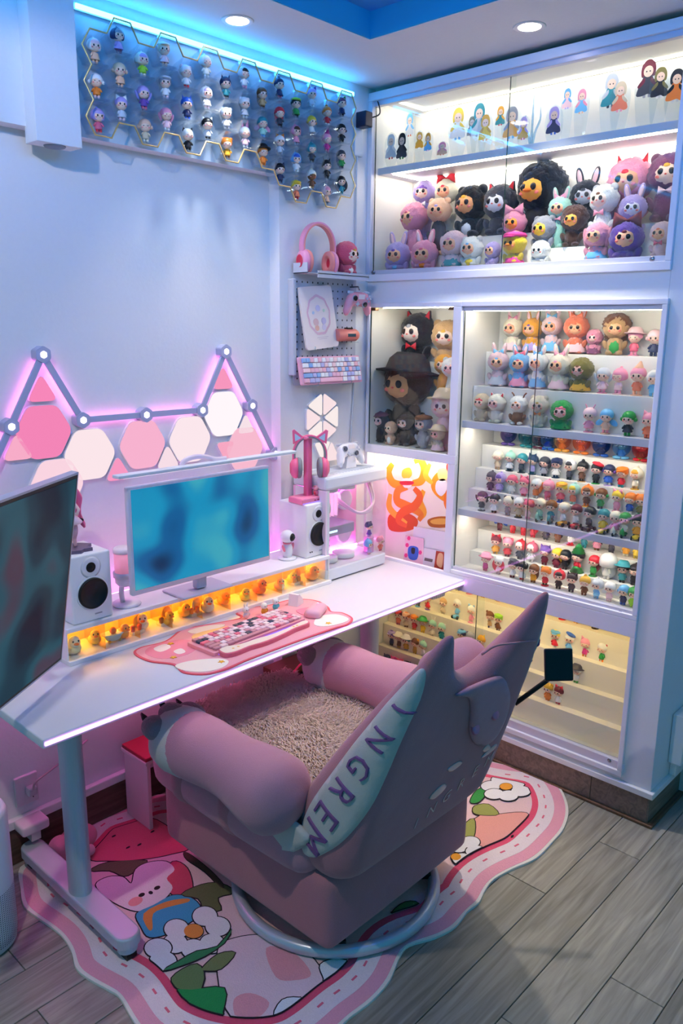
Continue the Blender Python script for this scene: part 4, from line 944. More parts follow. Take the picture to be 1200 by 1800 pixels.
# ================================================================ the big plush armchair
CX, CY = 1.565, 1.52
ch = thing('armchair', 'large mauve plush armchair with pointed ears and paw armrests', 'armchair', (CX, CY, .0135))
CHZ = .0135
MAUVE = M('#c68c9a', .85, 'fabric', scale=420, bump=.35, var=.10); MAUVE_SHADE = M('#bb7c86', .85, 'fabric', scale=420, bump=.35, var=.10)  # second, darker mauve carries the shade of base and backrest in its colour
CREAM = M('#c9c3bd', .9, 'fabric', scale=420, bump=.35, var=.06)
def cl(p): return (p[0] - CX, p[1] - CY, p[2] - CHZ)
ob('swivel_ring', tube_me([cl((1.56 + .30 * math.cos(a), 1.46 + .30 * math.sin(a), .033)) for a in [2 * PI * i / 56 for i in range(56)]], .0185, 12, True), M('#c3cbd8', .3, metal=.35), ch)
for a in (PI / 4, -PI / 4): ob('ring_bar', box_me(.58, .04, .02, .003), BLACK, ch, cl((1.56, 1.46, .045)), (0, 0, a))
ob('pivot', cyl_me(.06, .08, 24), BLACK, ch, cl((1.56, 1.46, .045)))
def soft_box(name, a, b, r, mat, puff=.012, seg=5):
    s = [b[i] - a[i] for i in range(3)]; c = [(a[i] + b[i]) / 2 for i in range(3)]
    bm = bmesh.new(); bmesh.ops.create_cube(bm, size=1)
    for v in bm.verts: v.co = Vector((v.co.x * s[0], v.co.y * s[1], v.co.z * s[2]))
    bmesh.ops.bevel(bm, geom=bm.edges[:] + bm.verts[:], offset=r, segments=seg, profile=.55, affect='EDGES')
    bmesh.ops.subdivide_edges(bm, edges=[e for e in bm.edges if e.calc_length() > .07], cuts=5, use_grid_fill=True)
    for v in bm.verts:
        u = [v.co[i] / (s[i] / 2) for i in range(3)]
        for i in range(3):
            j, k = (i + 1) % 3, (i + 2) % 3
            v.co[i] += math.copysign(1, v.co[i]) * puff * abs(u[i]) ** 3 * max(0, (1 - u[j] ** 2)) * max(0, (1 - u[k] ** 2))
    return ob(name, bm2me(bm, name, True), mat, ch, cl(c))
soft_box('base', (1.262, 1.205, .095), (1.895, 1.93, .315), .035, MAUVE_SHADE, .014)
soft_box('seat_cushion', (1.225, 1.26, .285), (1.905, 1.955, .452), .072, MAUVE, .02)
for y in (1.52, 1.74):
    soft_box('strap', (1.218, y, .284), (1.912, y + .075, .457), .074, MAUVE_SHADE, .018)
    for sx, x in ((-1, 1.213),): ob('strap_button', lathe_me([(0, .006), (.008, .005), (.011, 0), (0, 0)], 18), M('#b57aa0', .5), ch, cl((1.226, y + .037, .322)), (0, -PI / 2, 0))
# fur throw on the seat: a soft pad with thousands of blades
FURC = M('#cdb3a4', .95, 'fabric', scale=40, bump=.5, var=.28)
soft_box('fur_pad', (1.315, 1.24, .425), (1.80, 1.985, .482), .026, FURC, .014)
fv, ff = [], []
fr_ = random.Random(5)
for i in range(15000):
    x, y = fr_.uniform(1.315, 1.80), fr_.uniform(1.25, 1.985)
    z = .482 + .012 * (1 - ((x - 1.557) / .245) ** 2) - (.02 if abs(y - 1.985) < .02 else 0)
    a = .9 * math.sin(x * 17 + 2 * math.sin(y * 11)) + fr_.gauss(0, .5) - PI / 2 + .6; l = fr_.uniform(.018, .038); w = .0016
    dx, dy = math.cos(a) * l, math.sin(a) * l; h = fr_.uniform(.004, .016); nx, ny = -math.sin(a) * w, math.cos(a) * w
    b0 = len(fv); fv += [cl((x - nx, y - ny, z - .004)), cl((x + nx, y + ny, z - .004)), cl((x + dx * .5 + nx * .8, y + dy * .5 + ny * .8, z + h)), cl((x + dx * .5 - nx * .8, y + dy * .5 - ny * .8, z + h)), cl((x + dx, y + dy, z + h * .6))]
    ff += [(b0, b0 + 1, b0 + 2, b0 + 3), (b0 + 3, b0 + 2, b0 + 4)]
fu = ob('fur', mk('fur', fv, ff), M('#d9bfae', .95, 'fabric', scale=9, bump=0, var=.35), ch); fu['kind'] = 'stuff'
# cream fleece corner hanging out under the arm
ob('fleece_flap', pillow_me(smooth2([(1.24, .455), (1.30, .375), (1.36, .36), (1.44, .40), (1.52, .46), (1.40, .475)], 4), .02, .012, .012, 'yz', 'flap'), CREAM, ch, (1.228 - CX, -CY, -CHZ))
# paw armrests
def arm(name, x, y0, y1, z, r0, r1, bend):
    n = 26; P, Rr = [], []
    for i in range(n + 1):
        t = i / n; y = y0 + (y1 - y0) * t
        e = min(1, math.sqrt(max(0, 1 - (1 - min(t / .16, 1)) ** 2)) + .02)
        P.append(cl((x + bend * (1 - t) ** 2, y, z + .012 * math.sin(PI * t)))); Rr.append((r0 + (r1 - r0) * t + .006 * math.sin(t * 9)) * e)
    me = tube_me(P, Rr, 28, False, name)
    o = ob(name, me, MAUVE, ch)
    s = -1 if x < CX else 1
    # cream paw wrapped round the front end
    pw = ob('paw', lathe_me([(r1 * 1.0, -.075), (r1 * 1.09, -.062), (r1 * 1.14, -.01), (r1 * 1.06, .03), (r1 * .8, .062), (r1 * .4, .078), (0, .08)], 32), CREAM, o, cl((x, y1 + .005, z)), (-PI / 2, 0, 0))
    for k in (-1, 0, 1):
        tx_, tz_ = x + k * r1 * .72, z + r1 * (.30 if k == 0 else .12)
        t_ = ob('toe', BALL, M('#8f7f86', .85, 'fabric', scale=420), pw, (k * r1 * .68, -(r1 * (.72 if k == 0 else .50)), .030), scale=(r1 * .46, r1 * .42, .056))
        ob('claw', lathe_me([(0, 0), (.010, 0), (.008, .014), (.0035, .028), (0, .034)], 14), M('#151218', .4), pw, (k * r1 * .72, -(r1 * (.84 if k == 0 else .60)), .078), (.5, 0, 0))
    return o
arm('armrest', 1.215, 1.27, 1.745, .525, .100, .085, -.010)
arm('armrest', 1.865, 1.36, 1.785, .530, .095, .085, .01)
# ---- backrest
def yb(z): return 1.155 - .32 * (z - .3) + .05 * max(0, .36 - z) * 6
_pf = [(.28, 1.275), (.34, 1.335), (.41, 1.348), (.525, 1.308), (.685, 1.200), (.86, 1.072), (.95, 1.002), (1.03, .952)]
def yf(z):
    if z <= _pf[0][0]: return _pf[0][1]
    for (z0, y0), (z1, y1) in zip(_pf, _pf[1:]):
        if z <= z1: return y0 + (y1 - y0) * (z - z0) / (z1 - z0)
    return _pf[-1][1]
half = [(0, .295), (.20, .295), (.285, .315), (.318, .38), (.325, .47), (.322, .60), (.312, .74), (.292, .86), (.262, .955), (.236, 1.005), (.214, 1.026), (.190, 1.018), (.158, .968), (.118, .912), (.062, .874), (0, .862)]
outl = [(x, z) for x, z in half] + [(-x, z) for x, z in reversed(half[1:-1])]
outl = smooth2(outl, 4); RAD = .05
def bmap(u, v, s, side):
    ym, T = (yf(v) + yb(v)) / 2, max(.006, (yf(v) - yb(v)) / 2)
    cen = 1 - .45 * max(0, 1 - (u / .2) ** 2) * (1 if side > 0 else 0) * min(1, max(0, (v - .35) / .15))
    return (u, ym + side * s * T * cen - CY, v - CHZ)
ob('backrest', puff_me(outl, RAD, .03, bmap, 'backrest', (.0015, .005, .012, .024, .04)), MAUVE_SHADE, ch)
def w_out(z):
    pts = half[2:11]
    if z <= pts[0][1]: return pts[0][0]
    for (x0, z0), (x1, z1) in zip(pts, pts[1:]):
        if z <= z1: return x0 + (x1 - x0) * (z - z0) / (z1 - z0)
    return pts[-1][0]
def side_pt(y, z, sgn, off):
    ym, T = (yf(z) + yb(z)) / 2, max(.01, (yf(z) - yb(z)) / 2); q = max(-.97, min(.97, (y - ym) / T))
    return (sgn * (w_out(z) - RAD * (1 - math.sqrt(1 - q * q)) + off), y - CY, z - CHZ)
def qz(q, z): return ((yf(z) + yb(z)) / 2 + q * (yf(z) - yb(z)) / 2, z)
inl = smooth2([qz(*p) for p in ((.42, .375), (.56, .42), (.55, .52), (.52, .64), (.48, .76), (.42, .86), (.30, .935), (.0, .958), (-.55, .945), (-.9, .88), (-.92, .78), (-.92, .68), (-.86, .58), (-.62, .48), (-.25, .41), (.15, .375))], 4)
inl_in = [(p[0], p[1]) for p in inl]
for sgn in (-1, 1):
    def imap(u, v, s, side, sgn=sgn):
        return side_pt(u, v, sgn, .002 + (.010 * s if side > 0 else -.02))
    pn = ob('ear_panel', puff_me(inl_in, .02, .014, imap, 'ear_panel', (.004, .01)), CREAM, ch)
    # stitched letters running down the panel
    A, B = Vector((1.0, .862)), Vector((1.235, .455)); ax_ = (B - A).normalized(); up_ = Vector((-ax_.y, ax_.x)); up_ = up_ if up_.x < 0 else -up_
    for k_, c in enumerate('INGREM'):
        sz = .062 + .010 * k_
        tm = text_me(c, sz * 1.25, .001, off=-.018 * sz); pos_ = A + (B - A) * (k_ / 5)
        for v in tm.vertices:
            p = pos_ + ax_ * (v.co.x * .86) * (1) + up_ * (v.co.y * .82); xx, yy, zz = side_pt(p.x, p.y, sgn, .0175 if v.co.z > 0 else .006); v.co = (xx, yy, zz)
        tm.update(); ob('letter', tm, M('#7d5286', .7), pn)
def back_pt(px, py, off=.006):
    """a pixel carried onto the sloping back of the chair"""
    d = _rt * ((px - 600) / FPX) + _dn * ((py - 900) / FPX) + _fw; o = Vector((0, 0, CAMZ)); n = Vector((0, 1, .32)); t = (1.155 + .096 - off - n.dot(o)) / n.dot(d)
    return o + d * t
def back_patch(name, pts, th, mat, n=4, par=None, off=.004):
    P = [back_pt(*p, off) for p in pts]; poly = smooth2([(p.x, p.z) for p in P], n) if n else [(p.x, p.z) for p in P]
    def fm(u, v, s, side): return (u - CX, yb(v) - off - th * (s if side > 0 else -.5) - CY, v - CHZ)
    return ob(name, puff_me(poly, .012, .02, fm, name, (.004,)), mat, par or ch)
fp = back_patch('head_flap', [(800, 1222), (822, 1226), (827, 1245), (825, 1278), (829, 1300), (845, 1311), (866, 1297), (884, 1265), (893, 1230), (890, 1205), (878, 1188), (840, 1200)], .012, MAUVE)
for q in ((838, 1283), (872, 1257)):
    p = back_pt(*q, .02); ob('button', lathe_me([(0, .008), (.012, .007), (.016, 0), (0, 0)], 20), M('#dc86a6', .5), fp, (p.x - CX, yb(p.z) - .014 - CY, p.z - CHZ), (PI / 2 - .31, 0, 0))
def seam(pts, w=.0022, mat=M('#86606e', .9), off=.001, name='seam'):
    P = []
    for q in pts:
        p = back_pt(*q, 0); P.append((p.x - CX, yb(p.z) - off - CY, p.z - CHZ))
    ob(name, tube_me(smooth_path(P, 5), w, 6), mat, ch)
seam([(846, 1150), (870, 1135), (905, 1130), (940, 1126)], .003, MAUVE_SHADE)
SILV = M('#b9bcc6', .35, metal=.4)
p0, p1 = back_pt(730, 1448, 0), back_pt(858, 1335, 0)
for i_, c in enumerate('INGREM'):
    tm = text_me(c, .062, .0006, off=-.0008); t = i_ / 5; cx_, cz_ = p0.x + (p1.x - p0.x) * t, p0.z + (p1.z - p0.z) * t
    sh = (p1.z - p0.z) / (p1.x - p0.x)
    for v in tm.vertices:
        x_, z_ = cx_ + v.co.x * .8, cz_ + v.co.y * .9 + v.co.x * sh * .8; v.co = (x_ - CX, yb(z_) - .0015 - (.001 if v.co.z > 0 else 0) - CY, z_ - CHZ)
    tm.update(); ob('back_letter', tm, SILV, ch)
for pts in ([(848, 1318), (858, 1308), (862, 1316), (852, 1322)], [(846, 1330), (870, 1308), (872, 1314), (852, 1330)], [(786, 1352), (806, 1338), (812, 1342), (794, 1356)], [(754, 1402), (778, 1378), (784, 1384), (764, 1404)]):
    back_patch('back_mark', pts, .0012, SILV, 3, None, .001)
# headrest roll in front of the ears and the cream lining
ob('head_pillow', tube_me([cl((1.54 + .20 * t, 1.115, .805)) for t in [i / 16 for i in range(17)]], [max(.012, .068 * math.sqrt(max(0, 1 - (2 * t - 1) ** 8))) for t in [i / 16 for i in range(17)]], 24), MAUVE, ch)
# fold-out black phone tray on the right side
tp = back_pt(978, 1178, 0)
ob('tray_arm', tube_me([cl((1.87, 1.06, .64)), cl((1.945, 1.005, .705)), cl((1.962, .997, .72))], .007, 10), BLACK, ch)
ob('phone_tray', box_me(.082, .014, .092, .005), M('#14161e', .3), ch, cl((1.968, .985, .752)), (-.3, 0, -.75))

# ================================================================ floor-standing bits round the desk
ap = thing('air_purifier', 'white round air purifier standing at the left edge', 'air purifier', (.715, 2.005, 0))
ob('body', lathe_me([(0, 0), (.075, 0), (.086, .012), (.090, .05), (.090, .40), (.084, .412), (.072, .412), (.070, .400), (0, .398)], 48), M('#dfe4ea', .4), ap)
for i in range(40): ob('vent_fin', box_me(.03, .0025, .006), M('#3a4650', .5), ap, (.052 * math.cos(2 * PI * i / 40), .052 * math.sin(2 * PI * i / 40), .404), (0, 0, 2 * PI * i / 40))
ob('vent_cap', cyl_me(.032, .008, 32), M('#cfd6de', .4), ap, (0, 0, .402)); ob('vent_floor', cyl_me(.069, .002, 40), BLACK, ap, (0, 0, .3985))
dv, df_ = [], []
for i in range(90):
    for j in range(26):
        a, z = 2 * PI * i / 90, .03 + j * .0062; b0 = len(dv); r = .0903
        for da, dz in ((-.0016, -.0016), (.0016, -.0016), (.0016, .0016), (-.0016, .0016)): dv.append((r * math.cos(a + da / r), r * math.sin(a + da / r), z + dz))
        df_.append((b0, b0 + 1, b0 + 2, b0 + 3))
gh = ob('intake_holes', mk('holes', dv, df_), M('#5a646e', .6), ap); gh['kind'] = 'stuff'
# low stool under the desk
so = thing('stool', 'low white stool with red top under the desk', 'stool', (1.42, 2.165, .012))
ob('top', box_me(.22, .145, .014, .003), M('#a8283e', .5), so, (0, 0, .262)); ob('top_edge', box_me(.225, .15, .012, .002), M('#e7c9d2', .5), so, (0, 0, .249))
for s in (-1, 1): ob('side', box_me(.014, .14, .243, .002), M('#e7c9d2', .5), so, (s * .098, 0, .1215))
# wall socket, plug, power strip, cables
sk = thing('wall_socket', 'white double wall socket with plug above the cable trunking', 'socket', (.985, YW, .24))
ob('plate', box_me(.075, .012, .10, .003), M('#ddd6dc', .4), sk, (0, -.006, 0)); ob('plug', box_me(.03, .028, .03, .006), M('#c9c4cc', .35), sk, (.008, -.026, .0))
for z in (-.02, -.03): ob('slot', box_me(.003, .002, .007), BLACK, sk, (.018 if z < -.025 else .008, -.0125, z))
tag(ob('power_cable', tube_me(smooth_path([(.992, YW - .04, .25), (1.0, YW - .045, .275), (1.06, YW - .03, .285), (1.12, YW - .02, .30), (1.2, YW - .015, .33)], 6), .0035), M('#b9a6b0', .5)), 'thin grey cable running from the wall socket along the wall', 'cable')
pb = thing('power_adapter', 'white power adapter block resting on the trunking beside the purifier', 'adapter', (.972, YW - .055, .10))
ob('block', box_me(.088, .065, .034, .008, 3), M('#e3d6dc', .4), pb, (0, 0, .045)); ob('bracket', box_me(.03, .05, .03), M('#cfc4ca', .4), pb, (0, .0, .015))
tag(ob('black_cable', tube_me(smooth_path([(.80, 2.215, .62), (.815, 2.22, .48), (.825, 2.225, .36), (.81, 2.23, .26), (.79, 2.235, .16)], 6), .006), M('#111118', .6)), 'black cable hanging from the desk at the left edge', 'cable')
tag(ob('white_cable', tube_me(smooth_path([(2.452, YC - .006, 2.42), (2.45, YC - .006, 2.1), (2.452, YC - .006, 1.8), (2.45, YC - .006, 1.45), (2.435, YC - .008, 1.25), (2.43, YC - .01, 1.14)], 6), .0035), M('#d3d8e4', .5)), 'thin white cable running down the wall column beside the cabinet', 'cable')
ad = thing('plug_adapter', 'dark plug adapter on a white socket at the strip end', 'adapter', (2.455, YC, 2.40))
ob('socket_plate', box_me(.045, .012, .10, .002), M('#dfe4ee', .4), ad, (0, -.006, -.03)); ob('block', box_me(.042, .05, .055, .004), M('#0d1a3a', .4), ad, (0, -.037, .045))
ob('lead', tube_me(smooth_path([(.01, -.05, .05), (.05, -.07, .07), (.075, -.04, .12), (.09, -.01, .15)], 6), .0025), BLACK, ad)
# soft pink toy on the floor behind the desk leg
pt = thing('plush_toy', 'pink plush toy with green leaf lying behind the desk leg', 'plush toy', (1.075, 2.17, .014))
ob('body', BALLHI, M('#e58a9c', .9, 'plush', scale=120, bump=.5), pt, (.02, 0, .042), scale=(.062, .05, .042)); ob('head', BALLHI, M('#ef9fae', .9, 'plush', scale=120, bump=.5), pt, (-.045, -.01, .045), scale=.040)
for s in (-1, 1): ob('paw', BALL, M('#f3b4bf', .9, 'plush', scale=120), pt, (.0 + s * .03, -.05, .02), scale=(.018, .02, .018))
ob('leaf', BALL, M('#8fc23a', .7), pt, (-.005, -.052, .04), (.3, 0, 0), (.011, .006, .018))
# gold-black paper bag behind the right paw
bg = thing('gift_bag', 'black and gold gift bag with pink cord under the desk', 'bag', (2.02, 2.13, .013))
ob('bag', prism_me([(-.11, 0), (.11, 0), (.115, .38), (-.115, .38)], -.05, .05, 'xz', 'bag'), M('#6b4a30', .35, metal=.5), bg)
ob('bow', prism_me([(-.07, .33), (-.01, .36), (.02, .345), (.0, .32), (-.01, .30), (-.05, .29)], -.062, -.054, 'xz', 'bow'), BLACK, bg)
for i in range(4): ob('gold_band', tube_me(smooth_path([(.02 + i * .012, -.056, .30), (.06 + i * .012, -.058, .36), (.09 + i * .01, -.056, .37)], 5), .004, 6), M('#d8b25a', .25, metal=.9), bg)
ob('cord', tube_me(smooth_path([(-.06, -.06, .37), (-.03, -.07, .40), (.0, -.07, .395), (.01, -.06, .41)], 5), .004, 8), M('#f0577a', .5), bg)
# ================================================================ collectible figures
CN = dict(white='#f3efee', cream='#f3e6cf', ivory='#f6eedd', grey='#9a9aa6', silver='#c9ced8', black='#16161e', charcoal='#3a3c48', navy='#26305c', blue='#2f62c4', sky='#6fb6e8', teal='#2f8f9c',
          mint='#a8dccb', green='#2f9a4a', olive='#80763c', lime='#9cd43a', yellow='#f5cf3a', gold='#d9a83a', amber='#f0a830', orange='#f0822c', coral='#f2805e', peach='#f6c0a0', red='#d8263a', maroon='#6e1830',
          pink='#f29ab6', rose='#e0627e', magenta='#d83a8c', blush='#f8cdd4', lavender='#b9a4e0', purple='#6d4aa8', plum='#7a4668', brown='#7a4a2c', tan='#c9a070', beige='#dcc6a8', cocoa='#4e2e20')
SKIN, SKIN2 = '#f7d3bd', '#f3b98e'
def C(n, r=.4): return M(CN[n], r)
def F(n): return M(CN[n], .9, 'plush', scale=14, bump=.9, var=.16)
# head with eyes and blush as one piece (too small to pick apart on the little ones)
def face_head_me(name, closed=False):
    vs, fs, mi = [], [], []
    def add(me, loc, sc, k):
        b0 = len(vs)
        for v in me.vertices: vs.append((v.co.x * sc[0] + loc[0], v.co.y * sc[1] + loc[1], v.co.z * sc[2] + loc[2]))
        for p in me.polygons: fs.append(tuple(b0 + i for i in p.vertices)); mi.append(k)
    add(BALL, (0, 0, 0), (.25, .235, .24), 0)
    for s in (-1, 1):
        add(BALLLO, (s * .092, -.212, -.02), (.036, .022, .014 if closed else .046), 1)
        add(BALLLO, (s * .148, -.178, -.085), (.040, .022, .026), 2)
    add(BALLLO, (0, -.232, -.092), (.022, .012, .012), 3)
    me = mk(name, vs, fs, True)
    for _ in range(4): me.materials.append(None)
    me.polygons.foreach_set('material_index', mi)
    return me
HEADS = [face_head_me('face_open'), face_head_me('face_closed', True)]
HAIR_ME = lathe_me([(0, 1), (.42, .92), (.78, .64), (.97, .22), (1.0, -.1), (.93, -.45), (.82, -.52), (.0, -.5)], 16, 'hair')
BODY_ME = lathe_me([(0, 0), (.155, 0), (.165, .05), (.14, .16), (.10, .26), (.07, .30), (0, .31)], 14, 'body')
DRESS_ME = lathe_me([(0, .02), (.20, .0), (.215, .03), (.15, .15), (.10, .26), (.07, .30), (0, .31)], 14, 'dress')
LIMB_ME = lathe_me([(0, 0), (.045, .01), (.05, .06), (.045, .15), (.03, .19), (0, .2)], 10, 'limb')
DISC_ME = lathe_me([(0, 0), (.2, 0), (.21, .012), (.2, .026), (0, .028)], 20, 'disc')
CONE_ME = lathe_me([(0, 0), (.09, 0), (.05, .12), (.012, .24), (0, .25)], 12, 'cone')
BRIM_ME = lathe_me([(0, .0), (.42, -.02), (.43, 0), (.30, .03), (.26, .16), (.18, .24), (0, .25)], 20, 'hat')
BERET_ME = lathe_me([(0, 0), (.22, 0), (.31, .06), (.26, .13), (.1, .17), (.02, .2), (0, .2)], 18, 'beret')
BOW_ME = pillow_me([(0, .015), (-.20, .13), (-.22, -.12), (0, -.02), (.22, -.12), (.20, .13)], .09, .04, .04, 'xz', 'bow')
EAR_ME = pillow_me(smooth2([(-.06, 0), (.06, 0), (.085, .18), (.05, .34), (0, .38), (-.05, .34), (-.085, .18)], 2), .07, .05, .05, 'xz', 'long_ear')
TRI_ME = pillow_me([(-.11, 0), (.11, 0), (.02, .19), (-.02, .19)], .07, .05, .05, 'xz', 'cat_ear')
def furball(seed, amp, u=36, v=22):
    r_ = random.Random(seed); me = sphere_me(u, v, 'furball')
    for q in me.vertices:
        q.co *= 1 + amp * (r_.random() - .35) + .02 * math.sin(q.co.x * 9) * math.sin(q.co.z * 8 + 1)
    me.update(); return me
FURB = furball(3, .13); FURL = furball(8, .22)
def figure(loc, H, rz, spec, label, group, name='figurine'):
    """spec: hair body leg acc acccol base skin kind"""
    hair, body, acc, ac, leg, base = (list(spec) + [None] * 6)[:6]
    t = thing(name, label, 'figurine', loc, rz, group, H)
    z0 = 0.
    if base:
        ob('stand', DISC_ME, C(base, .25), t); z0 = .026
    veh = acc in ('car', 'scooter')
    if veh:
        a = C(ac or 'red', .25); z0 = .20
        if acc == 'car':
            ob('car_body', pillow_me([(-.34, .05), (.34, .05), (.36, .16), (.2, .24), (-.3, .26), (-.38, .16)], .36, .12, .09, 'yz', 'car'), a, t)
        else:
            ob('scooter_body', pillow_me([(-.3, .08), (.3, .08), (.34, .2), (.1, .26), (-.1, .22), (-.2, .5), (-.27, .5), (-.3, .3)], .22, .08, .08, 'yz', 'scooter'), a, t)
        for y in (-.24, .24):
            for x in ((-.17, .17) if acc == 'car' else (0,)): ob('wheel', lathe_me([(.04, -.03), (.1, -.03), (.1, .03), (.04, .03)], 14), BLACK, t, (x, y, .1), (0, PI / 2, 0))
    hz = .70 + z0 * .8; sk = M(spec[6], .5) if len(spec) > 6 and spec[6] else M(SKIN, .5)
    k = sum(map(ord, label)) % 3
    h = ob('head', HEADS[1 if k == 0 else 0], None, t, (0, 0, hz), mats=[sk, M('#20161c', .3), M('#f0868c', .6), M('#c8404a', .5)])
    if acc == 'hood':
        ob('hood', HAIR_ME, C(ac, .5), t, (0, .075, hz + .02), (.25, 0, 0), (.315, .285, .31))
        ob('fringe', HAIR_ME, C(hair), h, (0, .005, .075), (-.25, 0, 0), (.245, .235, .19))
    else:
        ob('hair', HAIR_ME, C(hair), t, (0, .045, hz + .065), (-.12, 0, 0), (.285, .27, .25))
    ob('body', DRESS_ME if k == 1 else BODY_ME, C(body), t, (0, 0, .15 + z0 * .7), scale=(1, .85, 1.05))
    lc = C(leg or body)
    for s in (-1, 1):
        ob('arm', LIMB_ME, C(body), t, (s * .09, -.01, .43 + z0 * .7), (.35 if (k + (s > 0)) % 2 else -.4, s * 2.5, 0), (1, 1, 1.05))
        if not veh: ob('leg', LIMB_ME, lc, t, (s * .075, -.01, z0), (0, 0, 0), (1.25, 1.35, .95))
    A = C(ac or hair)
    if acc == 'bun': ob('hair_bun', BALL, C(hair), t, (0, .05, hz + .32), scale=.085)
    elif acc == 'buns' or acc == 'pompoms':
        for s in (-1, 1): ob('side_bun', BALL, A if acc == 'pompoms' else C(hair), t, (s * .275, .02, hz - .03), scale=.085)
    elif acc == 'tails':
        for s in (-1, 1): ob('pigtail', BALL, C(hair), t, (s * .30, .05, hz - .1), (0, s * .4, 0), (.07, .07, .2))
    elif acc == 'long': ob('long_hair', BALL, C(hair), t, (0, .13, hz - .2), scale=(.25, .12, .38))
    elif acc == 'beret': ob('beret', BERET_ME, A, t, (.03, .03, hz + .17), (-.1, .3, 0))
    elif acc == 'cap': ob('cap', BERET_ME, A, t, (0, .03, hz + .12), (.1, 0, 0), (.95, .95, 1)); ob('peak', BALL, A, t, (0, -.24, hz + .13), scale=(.16, .13, .02))
    elif acc == 'hat': ob('hat', BRIM_ME, A, t, (0, .02, hz + .13), (-.12, 0, 0))
    elif acc == 'point': ob('pointed_hat', CONE_ME, A, t, (0, .03, hz + .14), (.15, .2, 0), (2.6, 2.6, 1.5))
    elif acc == 'bow': ob('bow', BOW_ME, A, t, (0, -.02, hz + .26), scale=1.15)
    elif acc == 'cat':
        for s in (-1, 1): ob('cat_ear', TRI_ME, A, t, (s * .17, .02, hz + .18), (0, s * .35, 0))
    elif acc == 'bunny':
        for s in (-1, 1): ob('rabbit_ear', EAR_ME, A, t, (s * .1, .02, hz + .2), (0, s * .18, 0))
    elif acc == 'bear':
        for s in (-1, 1): ob('bear_ear', BALL, A, t, (s * .2, .03, hz + .22), scale=(.095, .06, .095))
    elif acc == 'horn':
        for s in (-1, 1): ob('horn', CONE_ME, A, t, (s * .14, .02, hz + .2), (0, s * .35, 0), (.8, .8, .9))
    elif acc == 'hood': ob('hood_tip', BALL, A, t, (0, .12, hz + .33), scale=.06)
    elif acc == 'capsule': 
        ob('capsule', BALLHI, glass_mat('tint_' + ac, CN[ac], 1.2, .12), t, (0, 0, .60), scale=(.44, .42, .46))
        ob('foot_left', BALL, C(ac, .2), t, (-.2, 0, .08), scale=(.2, .16, .09)); ob('foot_right', BALL, C(ac, .2), t, (.2, 0, .08), scale=(.2, .16, .09))
    elif acc == 'veil': ob('veil', HAIR_ME, glass_mat('veil', '#ffffff', .4, .55), t, (0, .06, hz - .02), scale=(.36, .33, .36)); ob('veil_train', BALL, glass_mat('veil', '#ffffff', .4, .55), t, (0, .12, .36), scale=(.3, .2, .36))
    elif acc == 'tree': ob('tree_hat', lathe_me([(0, 0), (.3, 0), (.2, .12), (.25, .12), (.12, .26), (.16, .26), (0, .42)], 12), A, t, (0, .02, hz + .16)); ob('tree_skirt', lathe_me([(0, .3), (.12, .28), (.22, .14), (.2, .14), (.3, 0), (0, 0)], 12), A, t, (0, 0, .02))
    elif acc == 'scarf': ob('scarf', BALL, A, t, (.2, .12, .52), (0, .4, 0), (.12, .1, .36))
    elif acc == 'ring': ob('ring', lathe_me([(.3, -.03), (.38, -.03), (.38, .03), (.3, .03)], 24), A, t, (.0, -.03, .5), (PI / 2, 0, 0))
    elif acc == 'wings':
        for s in (-1, 1): ob('wing', BALL, A, t, (s * .28, .08, .46), (0, s * .6, 0), (.2, .03, .12))
    elif acc == 'antler':
        for s in (-1, 1): ob('antler', tube_me([(0, 0, 0), (.02, 0, .14), (.08, 0, .24)], .028, 6), A, t, (s * .13, .02, hz + .2), (0, 0, 0 if s > 0 else PI))
    return t
ORD = ['first', 'second', 'third', 'fourth', 'fifth', 'sixth', 'seventh', 'eighth', 'ninth', 'tenth', 'eleventh', 'twelfth', 'thirteenth', 'fourteenth', 'fifteenth']
ACCN = dict(bun='hair bun', buns='side buns', pompoms='{} pompoms', tails='pigtails', long='long hair', beret='{} beret', cap='{} cap', hat='{} brimmed hat', point='{} pointed hat', bow='{} bow', cat='cat ears', bunny='rabbit ears',
            bear='bear ears', horn='horns', hood='{} hood', capsule='{} capsule', veil='white veil', tree='green tree hat', scarf='{} scarf', ring='{} ring', wings='{} wings', antler='antlers', car='{} car', scooter='{} scooter')
def flabel(spec, where, i):
    hair, body, acc, ac = (list(spec) + [None] * 4)[:4]
    a = ACCN.get(acc, '').format(ac or hair)
    return '%s-haired %s figurine%s, %s from left %s' % (hair, body, ' with ' + a if a else '', ORD[i], where)
def fig_row(items, x, z, H, py, where, group):
    for i, it in enumerate(items):
        p = pix(it[0], py, x=x); h = H * (it[2] if len(it) > 2 else 1)
        figure((x, p.y, z + .0004), h, -PI / 2 + rnd.uniform(-.2, .25), it[1], flabel(it[1], where, i), group)
G1 = 'figurines on the stepped shelves of the middle cabinet'
fig_row([(892, ('navy', 'purple', 'capsule', 'purple')), (924, ('black', 'mint', 'capsule', 'teal')), (947, ('maroon', 'grey', 'capsule', 'maroon')), (962, ('navy', 'sky', 'capsule', 'blue')), (987, ('amber', 'yellow', 'capsule', 'amber')),
         (1021, ('brown', 'cream', 'capsule', 'orange')), (1056, ('black', 'navy', 'capsule', 'blue')), (1092, ('cream', 'sky', 'capsule', 'sky')), (1127, ('yellow', 'lime', 'capsule', 'red'))], 2.738, 1.230, .0735, 790, 'in the capsule row', G1)
